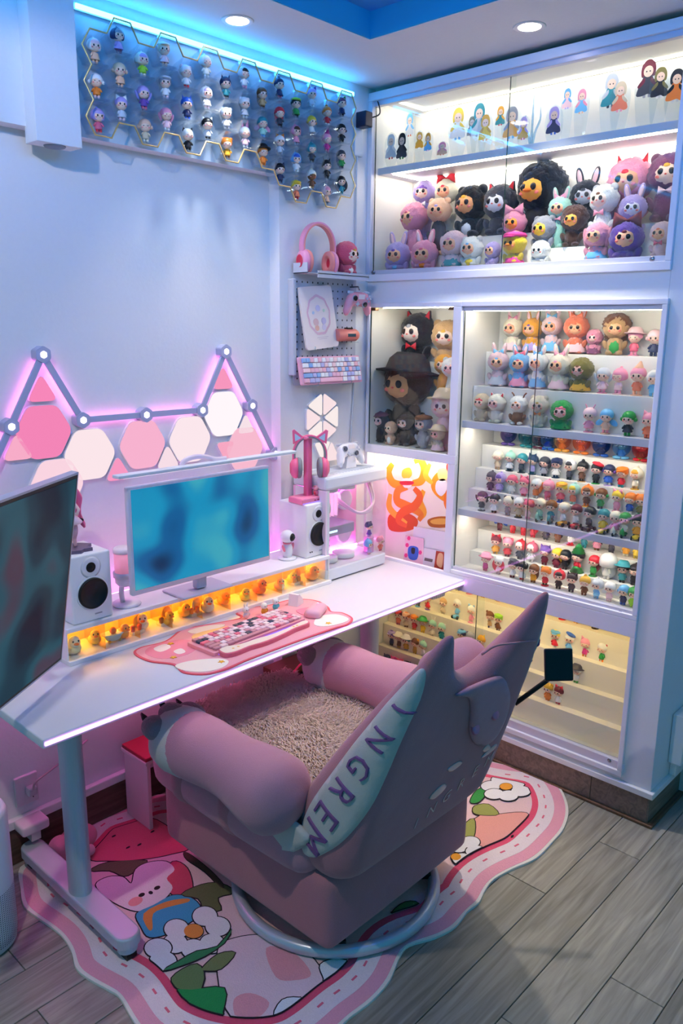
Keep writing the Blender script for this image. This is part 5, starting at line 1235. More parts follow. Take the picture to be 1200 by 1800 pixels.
fig_row([(873, ('ivory', 'beige', 'pompoms', 'cream', 'tan')), (894, ('mint', 'silver', 'bun', 'mint', 'charcoal', 'charcoal')), (915, ('teal', 'charcoal', 'buns', 'teal', 'charcoal', 'charcoal')), (934, ('navy', 'lavender', 'bow', 'navy', 'navy', 'charcoal')), (955, ('charcoal', 'grey', 'tails', 'black', 'black')),
         (976, ('navy', 'white', 'cap', 'navy', 'navy', 'navy')), (1000, ('black', 'charcoal', 'hood', 'white', 'black')), (1022, ('black', 'brown', 'bun', 'black', 'cocoa', 'tan')), (1047, ('black', 'black', 'beret', 'red', 'black', 'green')), (1069, ('navy', 'blue', 'pompoms', 'purple', 'white', 'lavender')),
         (1092, ('orange', 'red', 'cap', 'orange', 'teal')), (1117, ('amber', 'cream', 'hood', 'cream', 'tan', 'gold'))], 2.682, 1.140, .0735, 840, 'in the row below capsules', G1)
fig_row([(860, ('charcoal', 'black', 'hood', 'charcoal')), (876, ('purple', 'lavender', 'hood', 'lavender')), (897, ('rose', 'white', 'buns', 'pink', 'white')), (919, ('rose', 'pink', 'bow', 'rose', 'rose')), (940, ('white', 'orange', 'scarf', 'orange', 'white')), (961, ('pink', 'rose', 'hood', 'pink', 'pink')),
         (984, ('yellow', 'rose', 'cap', 'amber', 'blue', 'blue')), (1006, ('yellow', 'coral', 'hood', 'mint', 'mint')), (1030, ('brown', 'brown', 'hood', 'orange', 'orange', 'amber')), (1055, ('brown', 'green', 'pompoms', 'green', 'charcoal')), (1084, ('yellow', 'pink', 'bow', 'pink', 'pink', 'pink')),
         (1107, ('orange', 'blue', 'pompoms', 'white', 'white')), (1127, ('orange', 'olive', 'bear', 'orange', 'green'))], 2.638, 1.062, .0735, 885, 'in the third stepped row', G1)
fig_row([(845, ('black', 'charcoal', 'tails', 'black', 'white', 'charcoal')), (867, ('black', 'white', 'pompoms', 'white', 'black')), (891, ('cream', 'grey', 'bear', 'charcoal', 'grey')), (910, ('white', 'beige', 'cat', 'white', 'tan', 'charcoal')), (927, ('rose', 'blush', 'bear', 'rose', 'pink')), (947, ('cream', 'mint', 'scooter', 'mint')),
         (967, ('brown', 'teal', 'scooter', 'teal')), (989, ('cream', 'white', 'car', 'amber')), (1011, ('maroon', 'white', 'car', 'red')), (1035, ('black', 'charcoal', 'car', 'charcoal')), (1060, ('teal', 'yellow', 'car', 'yellow')), (1081, ('cream', 'pink', 'scooter', 'ivory')), (1098, ('green', 'cream', 'scooter', 'green')), (1121, ('black', 'amber', 'car', 'yellow'))],
        2.588, .989, .074, 915, 'in the riders row', G1)
G2 = 'figurines on the lowest steps of the middle cabinet'
fig_row([(877, ('navy', 'maroon', 'wings', 'blue')), (900, ('red', 'red', 'hood', 'red')), (919, ('black', 'red', 'buns', 'red')), (936, ('brown', 'red', 'scarf', 'red')), (959, ('black', 'charcoal', 'tails', 'black')), (980, ('black', 'brown', 'long', 'black')), (1003, ('red', 'white', 'bow', 'red', 'red', 'red')),
         (1027, ('brown', 'teal', 'bun', 'brown', 'teal')), (1050, ('cocoa', 'pink', 'long', 'cocoa', 'brown')), (1076, ('black', 'charcoal', 'hood', 'black')), (1102, ('brown', 'amber', 'bear', 'gold', 'cream')), (1121, ('orange', 'yellow', 'bun', 'orange'))], 2.733, .882, .072, 945, 'on lowest bay back step', G2)
fig_row([(869, ('maroon', 'amber', 'bow', 'red', 'gold')), (890, ('pink', 'red', 'bear', 'rose', 'maroon')), (912, ('white', 'charcoal', 'hood', 'red')), (932, ('white', 'white', 'hood', 'rose')), (956, ('purple', 'maroon', 'cat', 'purple', 'maroon')), (977, ('yellow', 'maroon', 'long', 'yellow')), (992, ('black', 'black', 'long', 'black')),
         (1014, ('black', 'red', 'tree', 'green', 'green'), 1.15), (1043, ('red', 'green', 'scarf', 'maroon', 'green', 'green')), (1067, ('white', 'ivory', 'veil', 'white'), 1.25), (1095, ('black', 'teal', 'hat', 'teal', 'black')), (1116, ('black', 'black', 'hood', 'black'))], 2.676, .800, .076, 995, 'on lowest bay middle step', G2)
fig_row([(851, ('rose', 'magenta', 'hat', 'pink', 'rose')), (874, ('white', 'blush', 'ring', 'red')), (899, ('charcoal', 'white', 'beret', 'charcoal', 'maroon')), (916, ('black', 'white', 'cat', 'white', 'red')), (936, ('brown', 'amber', 'long', 'orange', 'brown')), (957, ('orange', 'red', 'bear', 'gold', 'cocoa', 'red')), (981, ('black', 'black', 'hood', 'red', 'black')),
         (1004, ('black', 'charcoal', 'cat', 'black')), (1027, ('gold', 'brown', 'bun', 'gold')), (1049, ('silver', 'sky', 'hood', 'silver')), (1072, ('white', 'blush', 'wings', 'white')), (1097, ('sky', 'navy', 'buns', 'sky', 'blue')), (1115, ('green', 'lime', 'hood', 'green'))], 2.606, .7445, .071, 1030, 'on lowest bay floor', G2)
G3 = 'figurines on the cream steps of the low cabinet'
def low_row(items, x, z, H, where):
    for i, it in enumerate(items):
        p = pix(it[0], it[1], x=x)
        figure((x, p.y, z + .0004), H, -PI / 2 + rnd.uniform(-.2, .3), it[2], flabel(it[2], where, i), G3)
low_row([(803, 1052, ('ivory', 'cream', 'bear', 'gold')), (824, 1056, ('pink', 'peach', 'bow', 'orange', 'pink', 'pink')), (848, 1060, ('blue', 'sky', 'bear', 'sky', 'amber')), (874, 1068, ('coral', 'peach', 'bear', 'coral')), (987, 1100, ('black', 'red', 'bear', 'black', 'brown', 'red')), (1011, 1104, ('cocoa', 'coral', 'beret', 'brown', 'amber')), (1045, 1115, ('black', 'red', 'bear', 'black', 'yellow', 'black'))], 2.748, .575, .072, 'on the top cream step')
low_row([(735, 1072, ('black', 'charcoal', 'cap', 'black', 'black', 'sky')), (752, 1075, ('orange', 'red', 'cap', 'red', 'coral', 'purple')), (779, 1082, ('tan', 'beige', 'bear', 'beige')), (803, 1092, ('white', 'sky', 'car', 'sky')), (828, 1097, ('white', 'pink', 'bow', 'sky', 'pink', 'pink')), (861, 1107, ('brown', 'tan', 'bear', 'brown', 'navy')),
         (876, 1105, ('lime', 'brown', 'cap', 'lime')), (975, 1140, ('yellow', 'red', 'cap', 'sky', 'white')), (1000, 1148, ('white', 'sky', 'beret', 'blue', 'orange', 'blue')), (1027, 1158, ('pink', 'magenta', 'bow', 'pink', 'orange')), (1056, 1170, ('white', 'green', 'bear', 'red', 'orange'))], 2.716, .465, .075, 'on the second cream step')
low_row([(700, 1096, ('maroon', 'coral', 'cap', 'red', 'rose')), (714, 1100, ('orange', 'beige', 'cap', 'peach', 'brown')), (728, 1106, ('amber', 'red', 'cap', 'orange', 'orange')), (743, 1110, ('yellow', 'yellow', 'hat', 'green')), (760, 1114, ('mint', 'cream', 'bunny', 'ivory')), (776, 1122, ('mint', 'teal', 'bear', 'white')), (811, 1128, ('navy', 'blue', 'cap', 'sky')),
         (826, 1135, ('grey', 'white', 'bear', 'grey')), (845, 1142, ('amber', 'coral', 'horn', 'yellow')), (1012, 1197, ('white', 'white', 'hat', 'charcoal', 'green'))], 2.682, .365, .072, 'on the third cream step')
low_row([(688, 1135, ('purple', 'navy', 'cap', 'lavender', 'black')), (701, 1138, ('tan', 'brown', 'hat', 'ivory', 'gold')), (714, 1142, ('teal', 'gold', 'hat', 'white', 'grey')), (729, 1147, ('brown', 'gold', 'bear', 'amber', 'gold')), (743, 1152, ('mint', 'white', 'bun', 'mint')), (962, 1232, ('gold', 'orange', 'bear', 'amber')), (980, 1240, ('maroon', 'white', 'bow', 'red', 'red'))], 2.648, .272, .072, 'on the lowest cream step')
low_row([(679, 1160, ('navy', 'purple', 'cat', 'navy')), (691, 1163, ('magenta', 'lavender', 'bow', 'magenta')), (703, 1168, ('magenta', 'blush', 'bow', 'rose')), (713, 1175, ('black', 'maroon', 'cap', 'black')), (724, 1178, ('black', 'charcoal', 'horn', 'black'))], 2.598, .1785, .066, 'on the low cabinet floor')
low_row([(671, 1172, ('red', 'white', 'cap', 'coral')), (683, 1178, ('white', 'sky', 'bear', 'teal')), (695, 1183, ('cream', 'pink', 'bow', 'ivory')), (706, 1186, ('yellow', 'rose', 'bear', 'pink'))], 2.563, .1785, .046, 'at the low cabinet front edge')

# ---------------------------------------------------------------- plush toys
def plush(px, py, rpx, x, zb, spec, label, group, rz=None, name='plush_toy'):
    """head centre and radius in the photograph, depth plane x, standing height zb"""
    fur, face, acc, ac, outfit, oc = (list(spec) + [None] * 6)[:6]
    on_wall = isinstance(x, tuple)
    p = pix(px, py, y=x[1]) if on_wall else pix(px, py, x=x)
    d = (Vector((p.x, p.y, p.z)) - Vector((0, 0, CAMZ))).dot(_fw); r = rpx / FPX * d
    bh = max(.55 * r, p.z - zb - r * .8)       # body height
    t = thing(name, label, 'plush toy', (p.x, p.y, zb + .0005), (0 if on_wall else -PI / 2) + (rz if rz is not None else rnd.uniform(-.12, .3)), group)
    f = F(fur); big = r > .03
    hz = p.z - zb
    hd = ob('head', FURB if spec[2] != 'curly' else FURL, f, t, (0, 0, hz), scale=(r * 1.06, r * .92, r * .98))
    fc = M(face, .55)
    fp_ = ob('face', BALLHI, fc, t, (0, -r * .52, hz - r * .1), scale=(r * .66, r * .52, r * .57))
    for s in (-1, 1):
        e = ob('eye', BALL, M('#1c1418', .15), fp_, (s * .40, -.88, .12), scale=(.25, .13, .29))
        ob('cheek', BALLLO, M('#f07a72', .6), fp_, (s * .62, -.72, -.32), scale=(.20, .10, .14))
    ob('nose', BALLLO, M('#e0584a' if face != '#f0a23a' else '#e8781e', .5), fp_, (0, -1.0, -.14), scale=(.10, .10, .08) if face != '#f0a23a' else (.36, .34, .18))
    if acc not in ('hat', 'cap', 'hair'): ob('forehead_patch', BALL, M(CN.get(ac, '#e89a6a') if ac else '#e89a6a', .6), fp_, (0, -.70, .62), scale=(.26, .2, .24))
    of = C(oc, .8) if oc else f
    ob('body', FURB, of if outfit == 'suit' else f, t, (0, 0, bh * .48), scale=(r * .70, r * .62, bh * .55))
    if outfit == 'dress':
        ob('dress', lathe_me([(0, .0), (1.08, 0), (1.1, .08), (.78, .55), (.5, 1.0), (0, 1.02)], 18), C(oc, .8), t, (0, 0, bh * .10), scale=(r * .92, r * .8, bh * .82))
    elif outfit == 'bib': ob('bib', BALL, C(oc, .8), t, (0, -r * .34, bh * .45), scale=(r * .48, r * .36, bh * .38))
    elif outfit == 'belly': ob('belly', BALL, C(oc, .8), t, (0, -r * .38, bh * .42), scale=(r * .40, r * .30, bh * .34))
    elif outfit == 'ribbon': ob('neck_bow', BOW_ME, C(oc, .7), t, (0, -r * .66, bh * .92), scale=r * 1.9)
    for s in (-1, 1):
        ob('arm', FURB, of if outfit == 'suit' else f, t, (s * r * .78, -r * .15, bh * .55), (0, s * .5, 0), (r * .24, r * .24, r * .42))
        ob('foot', FURB, f, t, (s * r * .42, -r * .38, r * .20), scale=(r * .30, r * .40, r * .20))
    def ears(me, dx, dz, sc, mat, tilt=.15, inner=None, nm='ear'):
        for s in (-1, 1):
            e = ob(nm, me, mat, t, (s * r * dx, r * .05, hz + r * dz), (0, s * tilt, 0), r * sc)
            if inner: ob('inner_ear', me, inner, e, (0, -.03, .03), scale=(.62, .6, .78))
    IN = C('blush', .8)
    if acc in ('bunny', 'bunnybow'): ears(EAR_ME, .42, .72, 3.1, f, .22, IN, 'long_ear')
    if acc == 'lop': 
        for s in (-1, 1): ob('lop_ear', FURB, f, t, (s * r * 1.0, .0, hz - r * .2), (0, s * .2, 0), (r * .24, r * .3, r * .8))
    if acc in ('bear', 'bearbow'): ears(BALL, .72, .76, .30, f, 0, None)
    if acc == 'cat': ears(TRI_ME, .62, .62, 3.0, f, .35, C('red', .8))
    if acc == 'horn': ears(CONE_ME, .55, .72, 2.0, C(ac or 'red', .6), .3, None, 'horn')
    if acc == 'antler':
        for s in (-1, 1): ob('antler', tube_me([(0, 0, 0), (.1, 0, .35), (.35, 0, .6)], .09, 8), C('brown', .7), t, (s * r * .55, 0, hz + r * .75), (0, 0, 0 if s > 0 else PI), r)
    if acc in ('bow', 'bunnybow', 'bearbow'): ob('head_bow', BOW_ME, C(ac, .7), t, (0, -r * .25, hz + r * (.95 if acc != 'bow' else 1.05)), scale=r * (2.6 if acc != 'bow' else 4.2))
    if acc == 'hat': ob('hat', BRIM_ME, C(ac, .8), t, (0, r * .02, hz + r * .42), (-.15, 0, 0), r * 3.3)
    if acc == 'cap': ob('cap', BERET_ME, C(ac, .8), t, (0, r * .02, hz + r * .38), (0, 0, 0), r * 3.5); ob('cap_peak', BALL, C(ac, .8), t, (0, -r * .85, hz + r * .5), scale=(r * .6, r * .45, r * .08))
    if acc == 'hair': ob('hair', FURL, F(ac), t, (0, r * .22, hz + r * .25), scale=(r * 1.16, r * .95, r * .92)); ob('long_hair', FURL, F(ac), t, (0, r * .45, hz - r * .5), scale=(r * .98, r * .5, r * .95))
    if acc == 'fringe' : ob('fringe', HAIR_ME, C(ac, .6), fp_, (0, .06, .42), (-.2, 0, 0), (1.0, .92, .72))
    return t
DOLL = '#f8d8c8'; MONK = '#f2b48c'; DUCK = '#f0a23a'
GU = 'plush toys in the upper cabinet'
zu, z1u, z2u = 1.902, 1.955, 2.02
wbx('riser', (2.632, 1.012, 1.892), (XB, 2.204, z1u - .0005), STEP, cu); wbx('riser', (2.692, 1.012, z1u), (XB, 2.204, z2u - .0005), STEP, cu)
for a in (
    (699, 448, 21, 2.597, zu, ('lavender', MONK, 'bunny', 'purple', 'belly', 'sky'), 'lavender-blue fluffy plush rabbit at left end of the upper cabinet'),
    (746, 446, 22, 2.590, zu, ('pink', MONK, 'bunny', 'rose', 'bib', 'orange'), 'pink and white plush rabbit with carrot, front row upper cabinet'),
    (797, 428, 21, 2.600, zu, ('blush', MONK, 'lop', 'pink', 'dress', 'teal'), 'pale pink plush lamb in teal skirt, upper cabinet'),
    (829, 436, 19, 2.594, zu, ('white', MONK, 'bear', 'sky', 'bib', 'yellow'), 'white plush bear in yellow and navy outfit, upper cabinet'),
    (866, 440, 14, 2.604, zu, ('lavender', MONK, 'none', 'purple', None, None), 'small lavender plush beside the glass joint, upper cabinet'),
    (904, 428, 20, 2.590, zu, ('yellow', DUCK, 'cap', 'magenta', 'dress', 'magenta'), 'duck-faced plush in magenta cap and dress, upper cabinet'),
    (950, 440, 16, 2.592, zu, ('white', '#f6f2ea', 'none', 'white', None, None), 'white plush duck lying at the front of the upper cabinet'),
    (1050, 414, 21, 2.600, zu, ('pink', MONK, 'lop', 'pink', 'dress', 'sky'), 'pink lop-eared plush rabbit in blue dress, upper cabinet'),
    (1101, 418, 27, 2.592, zu, ('purple', MONK, 'bow', 'maroon', None, None), 'purple plush with huge maroon bow, upper cabinet'),
    (1163, 410, 19, 2.600, zu, ('blush', MONK, 'none', 'coral', 'ribbon', 'rose'), 'pale pink plush with red neck bow at right end, upper cabinet'),
    (728, 382, 23, 2.655, z1u, ('pink', MONK, 'curly', 'rose', None, None), 'curly pink plush in the second row, upper cabinet'),
    (772, 370, 20, 2.655, z1u, ('peach', MONK, 'bear', 'lavender', 'suit', 'charcoal'), 'peach plush bear in dark robe, upper cabinet'),
    (904, 392, 20, 2.655, z1u, ('pink', DUCK, 'bow', 'pink', None, None), 'duck-faced plush with pink hair and bow, upper cabinet'),
    (956, 402, 21, 2.648, z1u, ('grey', '#f3c23a', 'bear', 'amber', 'belly', 'amber'), 'yellow-faced plush in grey koala hood, upper cabinet'),
    (1008, 386, 20, 2.655, z1u, ('cocoa', DUCK, 'hair', 'cocoa', None, None), 'brown-haired plush with orange duck face, upper cabinet'),
    (1062, 350, 24, 2.655, z1u, ('white', DOLL, 'bear', 'brown', 'ribbon', 'pink'), 'white bear-hood plush doll with pink bow, upper cabinet'),
    (984, 366, 19, 2.672, z1u, ('mint', MONK, 'bunnybow', 'pink', 'ribbon', 'pink'), 'mint plush rabbit with pink bow, upper cabinet'),
    (1112, 366, 22, 2.655, z1u, ('lavender', '#efe9f4', 'bunny', 'lavender', None, None), 'lavender plush rabbit with tall ears, upper cabinet'),
    (746, 338, 19, 2.73, z2u, ('lavender', DOLL, 'fringe', 'purple', 'ribbon', 'white'), 'lavender-haired plush doll in the back row, upper cabinet'),
    (785, 336, 20, 2.73, z2u, ('cream', MONK, 'bow', 'red', 'ribbon', 'maroon'), 'cream plush with red hat bow, upper cabinet'),
    (829, 358, 29, 2.72, z2u, ('black', '#e8a06a', 'bear', 'amber', 'belly', 'silver'), 'black plush gorilla with tan face and grey belly, upper cabinet'),
    (880, 356, 29, 2.725, z2u, ('charcoal', '#d8d6e0', 'cat', 'charcoal', None, None), 'dark plush donkey with pale muzzle, upper cabinet'),
    (948, 332, 37, 2.72, z2u, ('black', DUCK, 'hair', 'black', 'suit', 'black'), 'black long-haired plush with orange face, upper cabinet'),
    (1030, 345, 26, 2.735, z2u, ('black', '#c9c9d2', 'bunny', 'charcoal', None, None), 'black plush rabbit with tall grey ears, upper cabinet'),
    (1108, 318, 37, 2.725, z2u, ('pink', MONK, 'horn', 'red', None, None), 'large pink plush with red horns, upper cabinet'),
    (1176, 305, 33, 2.715, z2u, ('plum', DOLL, 'bear', 'gold', 'ribbon', 'blush'), 'large mauve-brown plush doll by the cabinet end, upper cabinet')):
    plush(*a, GU)
GN = 'plush toys in the narrow cabinet'
wbx('riser', (2.70, 1.792, 1.2), (XB, 2.202, 1.40), STEP, cn); wbx('riser', (2.742, 1.792, 1.40), (XB, 2.202, 1.54), STEP, cn)
for a in (
    (716, 672, 41, 2.665, 1.2005, ('cocoa', '#d99a66', 'hat', 'black', 'suit', 'black'), 'large brown plush bear in a black hat, centre of the narrow cabinet'),
    (735, 582, 30, 2.752, 1.5405, ('black', '#f3dcd2', 'cat', 'grey', 'ribbon', 'red'), 'black cat-hood plush doll with red ribbon at the cabinet top'),
    (690, 597, 16, 2.748, 1.5405, ('beige', DOLL, 'cap', 'beige', 'suit', 'sky'), 'small plush doll in straw cap and blue outfit, narrow cabinet'),
    (786, 590, 26, 2.752, 1.5405, ('tan', DOLL, 'bear', 'gold', None, None), 'tan furry plush doll at the top right of the narrow cabinet'),
    (781, 640, 17, 2.722, 1.4005, ('amber', DOLL, 'none', 'orange', None, None), 'orange fluffy plush behind the white bear, narrow cabinet'),
    (794, 646, 17, 2.69, 1.2005, ('white', '#f6c6c0', 'bear', 'white', None, None), 'white plush bear with pink face at the narrow cabinet stile'),
    (783, 712, 24, 2.63, 1.2005, ('blush', '#f4d9cf', 'hat', 'beige', 'suit', 'blush'), 'pale plush doll in wide beige sun hat, narrow cabinet'),
    (668, 738, 14, 2.60, 1.2005, ('charcoal', '#efc9c8', 'cap', 'plum', 'suit', 'black'), 'dark plush in maroon cap at the left bottom, narrow cabinet'),
    (687, 752, 11, 2.575, 1.2005, ('peach', '#f8dcc0', 'none', 'peach', 'belly', 'white'), 'small peach plush sitting at the front, narrow cabinet'),
    (712, 742, 14, 2.595, 1.2005, ('charcoal', '#f0cfc8', 'cap', 'black', 'suit', 'black'), 'black plush with cat cap in the bottom row, narrow cabinet'),
    (744, 744, 15, 2.592, 1.2005, ('grey', '#e8c4b4', 'cap', 'brown', 'suit', 'grey'), 'grey plush in brown cap in the bottom row, narrow cabinet'),
    (770, 762, 13, 2.57, 1.2005, ('beige', '#f4b8b0', 'hat', 'beige', 'dress', 'blush'), 'small beige-hatted plush with pink dress, narrow cabinet'),
    (795, 776, 7, 2.562, 1.2005, ('red', DOLL, 'none', 'red', 'suit', 'red'), 'tiny red toy in the corner of the narrow cabinet')):
    plush(*a, GN)
GM = 'plush toys on the top steps of the middle cabinet'
for a in (
    (902, 576, 17, 2.738, 1.5925, ('cream', MONK, 'bunnybow', 'pink', 'dress', 'blush'), 'pale yellow plush rabbit with pink bow, back row of middle cabinet'),
    (936, 577, 17, 2.738, 1.5925, ('amber', MONK, 'bunny', 'purple', 'dress', 'lavender'), 'golden plush rabbit with lavender dress, back row of middle cabinet'),
    (970, 573, 17, 2.738, 1.5925, ('blush', MONK, 'bunnybow', 'sky', 'dress', 'sky'), 'pale pink plush rabbit with blue bow, back row of middle cabinet'),
    (1013, 575, 20, 2.738, 1.5925, ('coral', MONK, 'bunnybow', 'coral', 'dress', 'blush'), 'coral plush rabbit in pink dress, back row of middle cabinet'),
    (1045, 593, 13, 2.735, 1.5925, ('pink', '#f4c4be', 'curly', 'rose', 'dress', 'plum'), 'curly pink plush in checked dress, back row of middle cabinet'),
    (1083, 576, 20, 2.735, 1.5925, ('tan', SKIN2, 'hair', 'brown', 'bib', 'green'), 'brown-haired boy doll with green scarf, back row of middle cabinet'),
    (876, 635, 17, 2.658, 1.4645, ('blush', SKIN2, 'bunnybow', 'sky', 'dress', 'silver'), 'pale pink plush rabbit in frilly white-blue dress, second row'),
    (913, 638, 17, 2.658, 1.4645, ('sky', SKIN2, 'bunnybow', 'rose', 'dress', 'pink'), 'light blue plush rabbit with rose bow and pink dress, second row'),
    (946, 637, 16, 2.658, 1.4645, ('white', SKIN2, 'bunnybow', 'sky', 'dress', 'sky'), 'white plush rabbit with blue bow and dress, second row'),
    (984, 641, 19, 2.658, 1.4645, ('cream', SKIN2, 'bunnybow', 'pink', 'dress', 'blush'), 'cream plush rabbit with large pink bow, second row'),
    (1022, 649, 19, 2.655, 1.4645, ('olive', '#e8b4a4', 'curly', 'brown', 'dress', 'gold'), 'shaggy brown plush lion in mustard frill, second row'),
    (847, 706, 14, 2.59, 1.3345, ('beige', '#f4ccba', 'fringe', 'red', None, None), 'red-haired plush doll in beige fur, front row of top bay'),
    (873, 708, 15, 2.59, 1.3345, ('ivory', '#e0b8b0', 'cat', 'grey', None, None), 'white cat-hood plush, front row of top bay'),
    (911, 711, 15, 2.59, 1.3345, ('white', '#f6cfc0', 'antler', 'orange', 'suit', 'brown'), 'white-hood plush with brown antlers, front row of top bay'),
    (947, 712, 16, 2.59, 1.3345, ('cream', '#f3c4b0', 'bear', 'gold', 'ribbon', 'orange'), 'cream fluffy plush with orange bow, front row of top bay'),
    (987, 722, 18, 2.588, 1.3345, ('green', '#f6c6be', 'fringe', 'rose', 'dress', 'green'), 'dark green hooded plush with pink hair, front row of top bay')):
    plush(*a, GM)
fig_row([(1115, ('pink', 'rose', 'hat', 'blush', 'pink', 'pink')), (1150, ('blush', 'navy', 'buns', 'white', 'navy'))], 2.735, 1.5925, .088, 600, 'at top step right end', 'pink figurines on the top steps')
fig_row([(1059, ('silver', 'blush', 'tails', 'sky', 'pink', 'pink')), (1087, ('pink', 'blush', 'hood', 'pink', 'pink', 'blush')), (1120, ('pink', 'coral', 'point', 'peach', 'peach', 'peach'), 1.1), (1149, ('silver', 'sky', 'hood', 'white', 'sky'))], 2.655, 1.4645, .085, 670, 'on second step right half', 'pink figurines on the top steps')
fig_row([(1035, ('blush', 'pink', 'antler', 'pink', 'blush', 'pink')), (1065, ('sky', 'peach', 'wings', 'sky', 'pink', 'peach')), (1104, ('green', 'charcoal', 'buns', 'white', 'green')), (1140, ('pink', 'coral', 'bow', 'pink'))], 2.59, 1.3345, .082, 740, 'at top bay front right', 'pink figurines on the top steps')
# ---------------------------------------------------------------- plush on the pegboard shelf
plush(608, 447, 21, ('y', YC - .050), 1.8725, ('rose', DOLL, 'none', 'gold', 'belly', 'white'), 'raspberry pink plush with doll face on the pegboard shelf', None, .1)
# ---------------------------------------------------------------- honeycomb of clear cases on the beam
HR, HDX, HDZ = .0519, .0777, .0899
hc = {  # column, row from the top -> figure
    (0, 0): ('blush', 'peach', 'hood', 'white'), (0, 1): ('white', 'orange', 'pompoms', 'white', 'blush'), (0, 2): ('lavender', 'rose', 'hood', 'lavender', 'red'),
    (1, 0): ('grey', 'lavender', 'hood', 'navy', 'plum'), (1, 1): ('beige', 'peach', 'pompoms', 'peach', 'peach'), (1, 2): ('lavender', 'silver', 'bow', 'white', 'blush'),
    (2, 0): ('lavender', 'lime', 'hood', 'ivory', 'cream'), (2, 1): ('lavender', 'purple', 'tails', 'lavender', 'rose'), (2, 2): ('peach', 'beige', 'buns', 'peach', 'cream'),
    (3, 0): ('peach', 'blush', 'cap', 'cream', 'peach'), (3, 1): ('grey', 'white', 'cap', 'silver', 'blush'), (3, 2): ('pink', 'blush', 'tails', 'pink', 'white'),
    (4, 0): ('white', 'white', 'bear', 'blush', 'red'), (4, 1): ('blue', 'navy', 'horn', 'blue', 'blue'), (4, 2): ('white', 'black', 'cat', 'black', 'black'),
    (5, 0): ('white', 'ivory', 'hood', 'white', 'white'), (5, 1): ('lavender', 'white', 'hood', 'white', 'blush'), (5, 2): ('black', 'silver', 'cat', 'white', 'black'),
    (6, 0): ('navy', 'teal', 'horn', 'navy', 'charcoal'), (6, 1): ('white', 'white', 'bear', 'white', 'grey'), (6, 2): ('orange', 'amber', 'bear', 'orange', 'brown'),
    (7, 0): ('black', 'white', 'hood', 'silver', 'pink'), (7, 1): ('white', 'silver', 'bear', 'white', 'white'), (7, 2): ('white', 'blush', 'bunny', 'pink', 'white'),
    (8, 0): ('brown', 'tan', 'long', 'brown', 'brown'), (8, 1): ('teal', 'mint', 'wings', 'pink', 'sky'), (8, 2): ('orange', 'orange', 'hat', 'black', 'orange'),
    (9, 0): ('navy', 'navy', 'bun', 'navy', 'rose'), (9, 1): ('red', 'charcoal', 'long', 'orange', 'black'), (9, 2): ('white', 'silver', 'bow', 'orange', 'grey'), (9, 3): ('black', 'navy', 'cat', 'navy', 'navy'),
    (10, 0): ('black', 'green', 'cap', 'lime', 'black'), (10, 1): ('cocoa', 'pink', 'hood', 'pink', 'grey'), (10, 2): ('blue', 'white', 'hood', 'sky', 'white'), (10, 3): ('yellow', 'coral', 'cap', 'yellow', 'red'),
    (11, 0): ('lavender', 'silver', 'bow', 'purple', 'white'), (11, 1): ('yellow', 'white', 'pompoms', 'gold', 'grey'), (11, 2): ('teal', 'charcoal', 'hood', 'teal', 'black'), (11, 3): ('ivory', 'brown', 'bun', 'white', 'tan', None, '#8a5a3a'),
    (12, 0): ('orange', 'red', 'bun', 'orange', 'white'), (12, 1): ('pink', 'magenta', 'point', 'magenta', 'pink'), (12, 2): ('black', 'black', 'horn', 'black', 'black'), (12, 3): ('pink', 'peach', 'hood', 'blush', 'grey'),
    (13, 0): ('plum', 'navy', 'bow', 'green', 'black'), (13, 1): ('black', 'black', 'buns', 'black', 'black'), (13, 2): ('charcoal', 'green', 'long', 'charcoal', 'charcoal'), (13, 3): ('black', 'teal', 'ring', 'black', 'teal')}
def hexpt(k, r): return (math.cos(PI / 3 * k) * r, math.sin(PI / 3 * k) * r)
def case_me():
    v, f = [], []; r0, r1, d = HR * .985, HR * .80, .058
    for k in range(6): a = hexpt(k, r0); v.append((a[0], -d, a[1]))
    for k in range(6): a = hexpt(k, r1); v.append((a[0], 0, a[1]))
    for k in range(6): a = hexpt(k, r0 * .955); v.append((a[0], -d, a[1]))
    for k in range(6): a = hexpt(k, r1 * .95); v.append((a[0], -.002, a[1]))
    for k in range(6):
        j = (k + 1) % 6; f += [(k, j, 6 + j, 6 + k), (12 + j, 12 + k, 18 + k, 18 + j), (k, 12 + k, 12 + j, j)]
    f += [tuple(range(6, 12)), tuple(reversed(range(18, 24)))]
    return mk('hex_case', v, f)
CASE = case_me(); CASEM = glass_mat('case_plastic', '#f3f8fc', 1.6, .05)
FLOOR_ME = box_me(.058, .045, .002)
edges = {}
COLN = ['leftmost column', 'second column', 'third column', 'fourth column', 'fifth column', 'sixth column', 'seventh column', 'eighth column', 'ninth column', 'tenth column', 'eleventh column', 'twelfth column', 'thirteenth column', 'rightmost column']
ROWN = ['top', 'second', 'third', 'fourth']
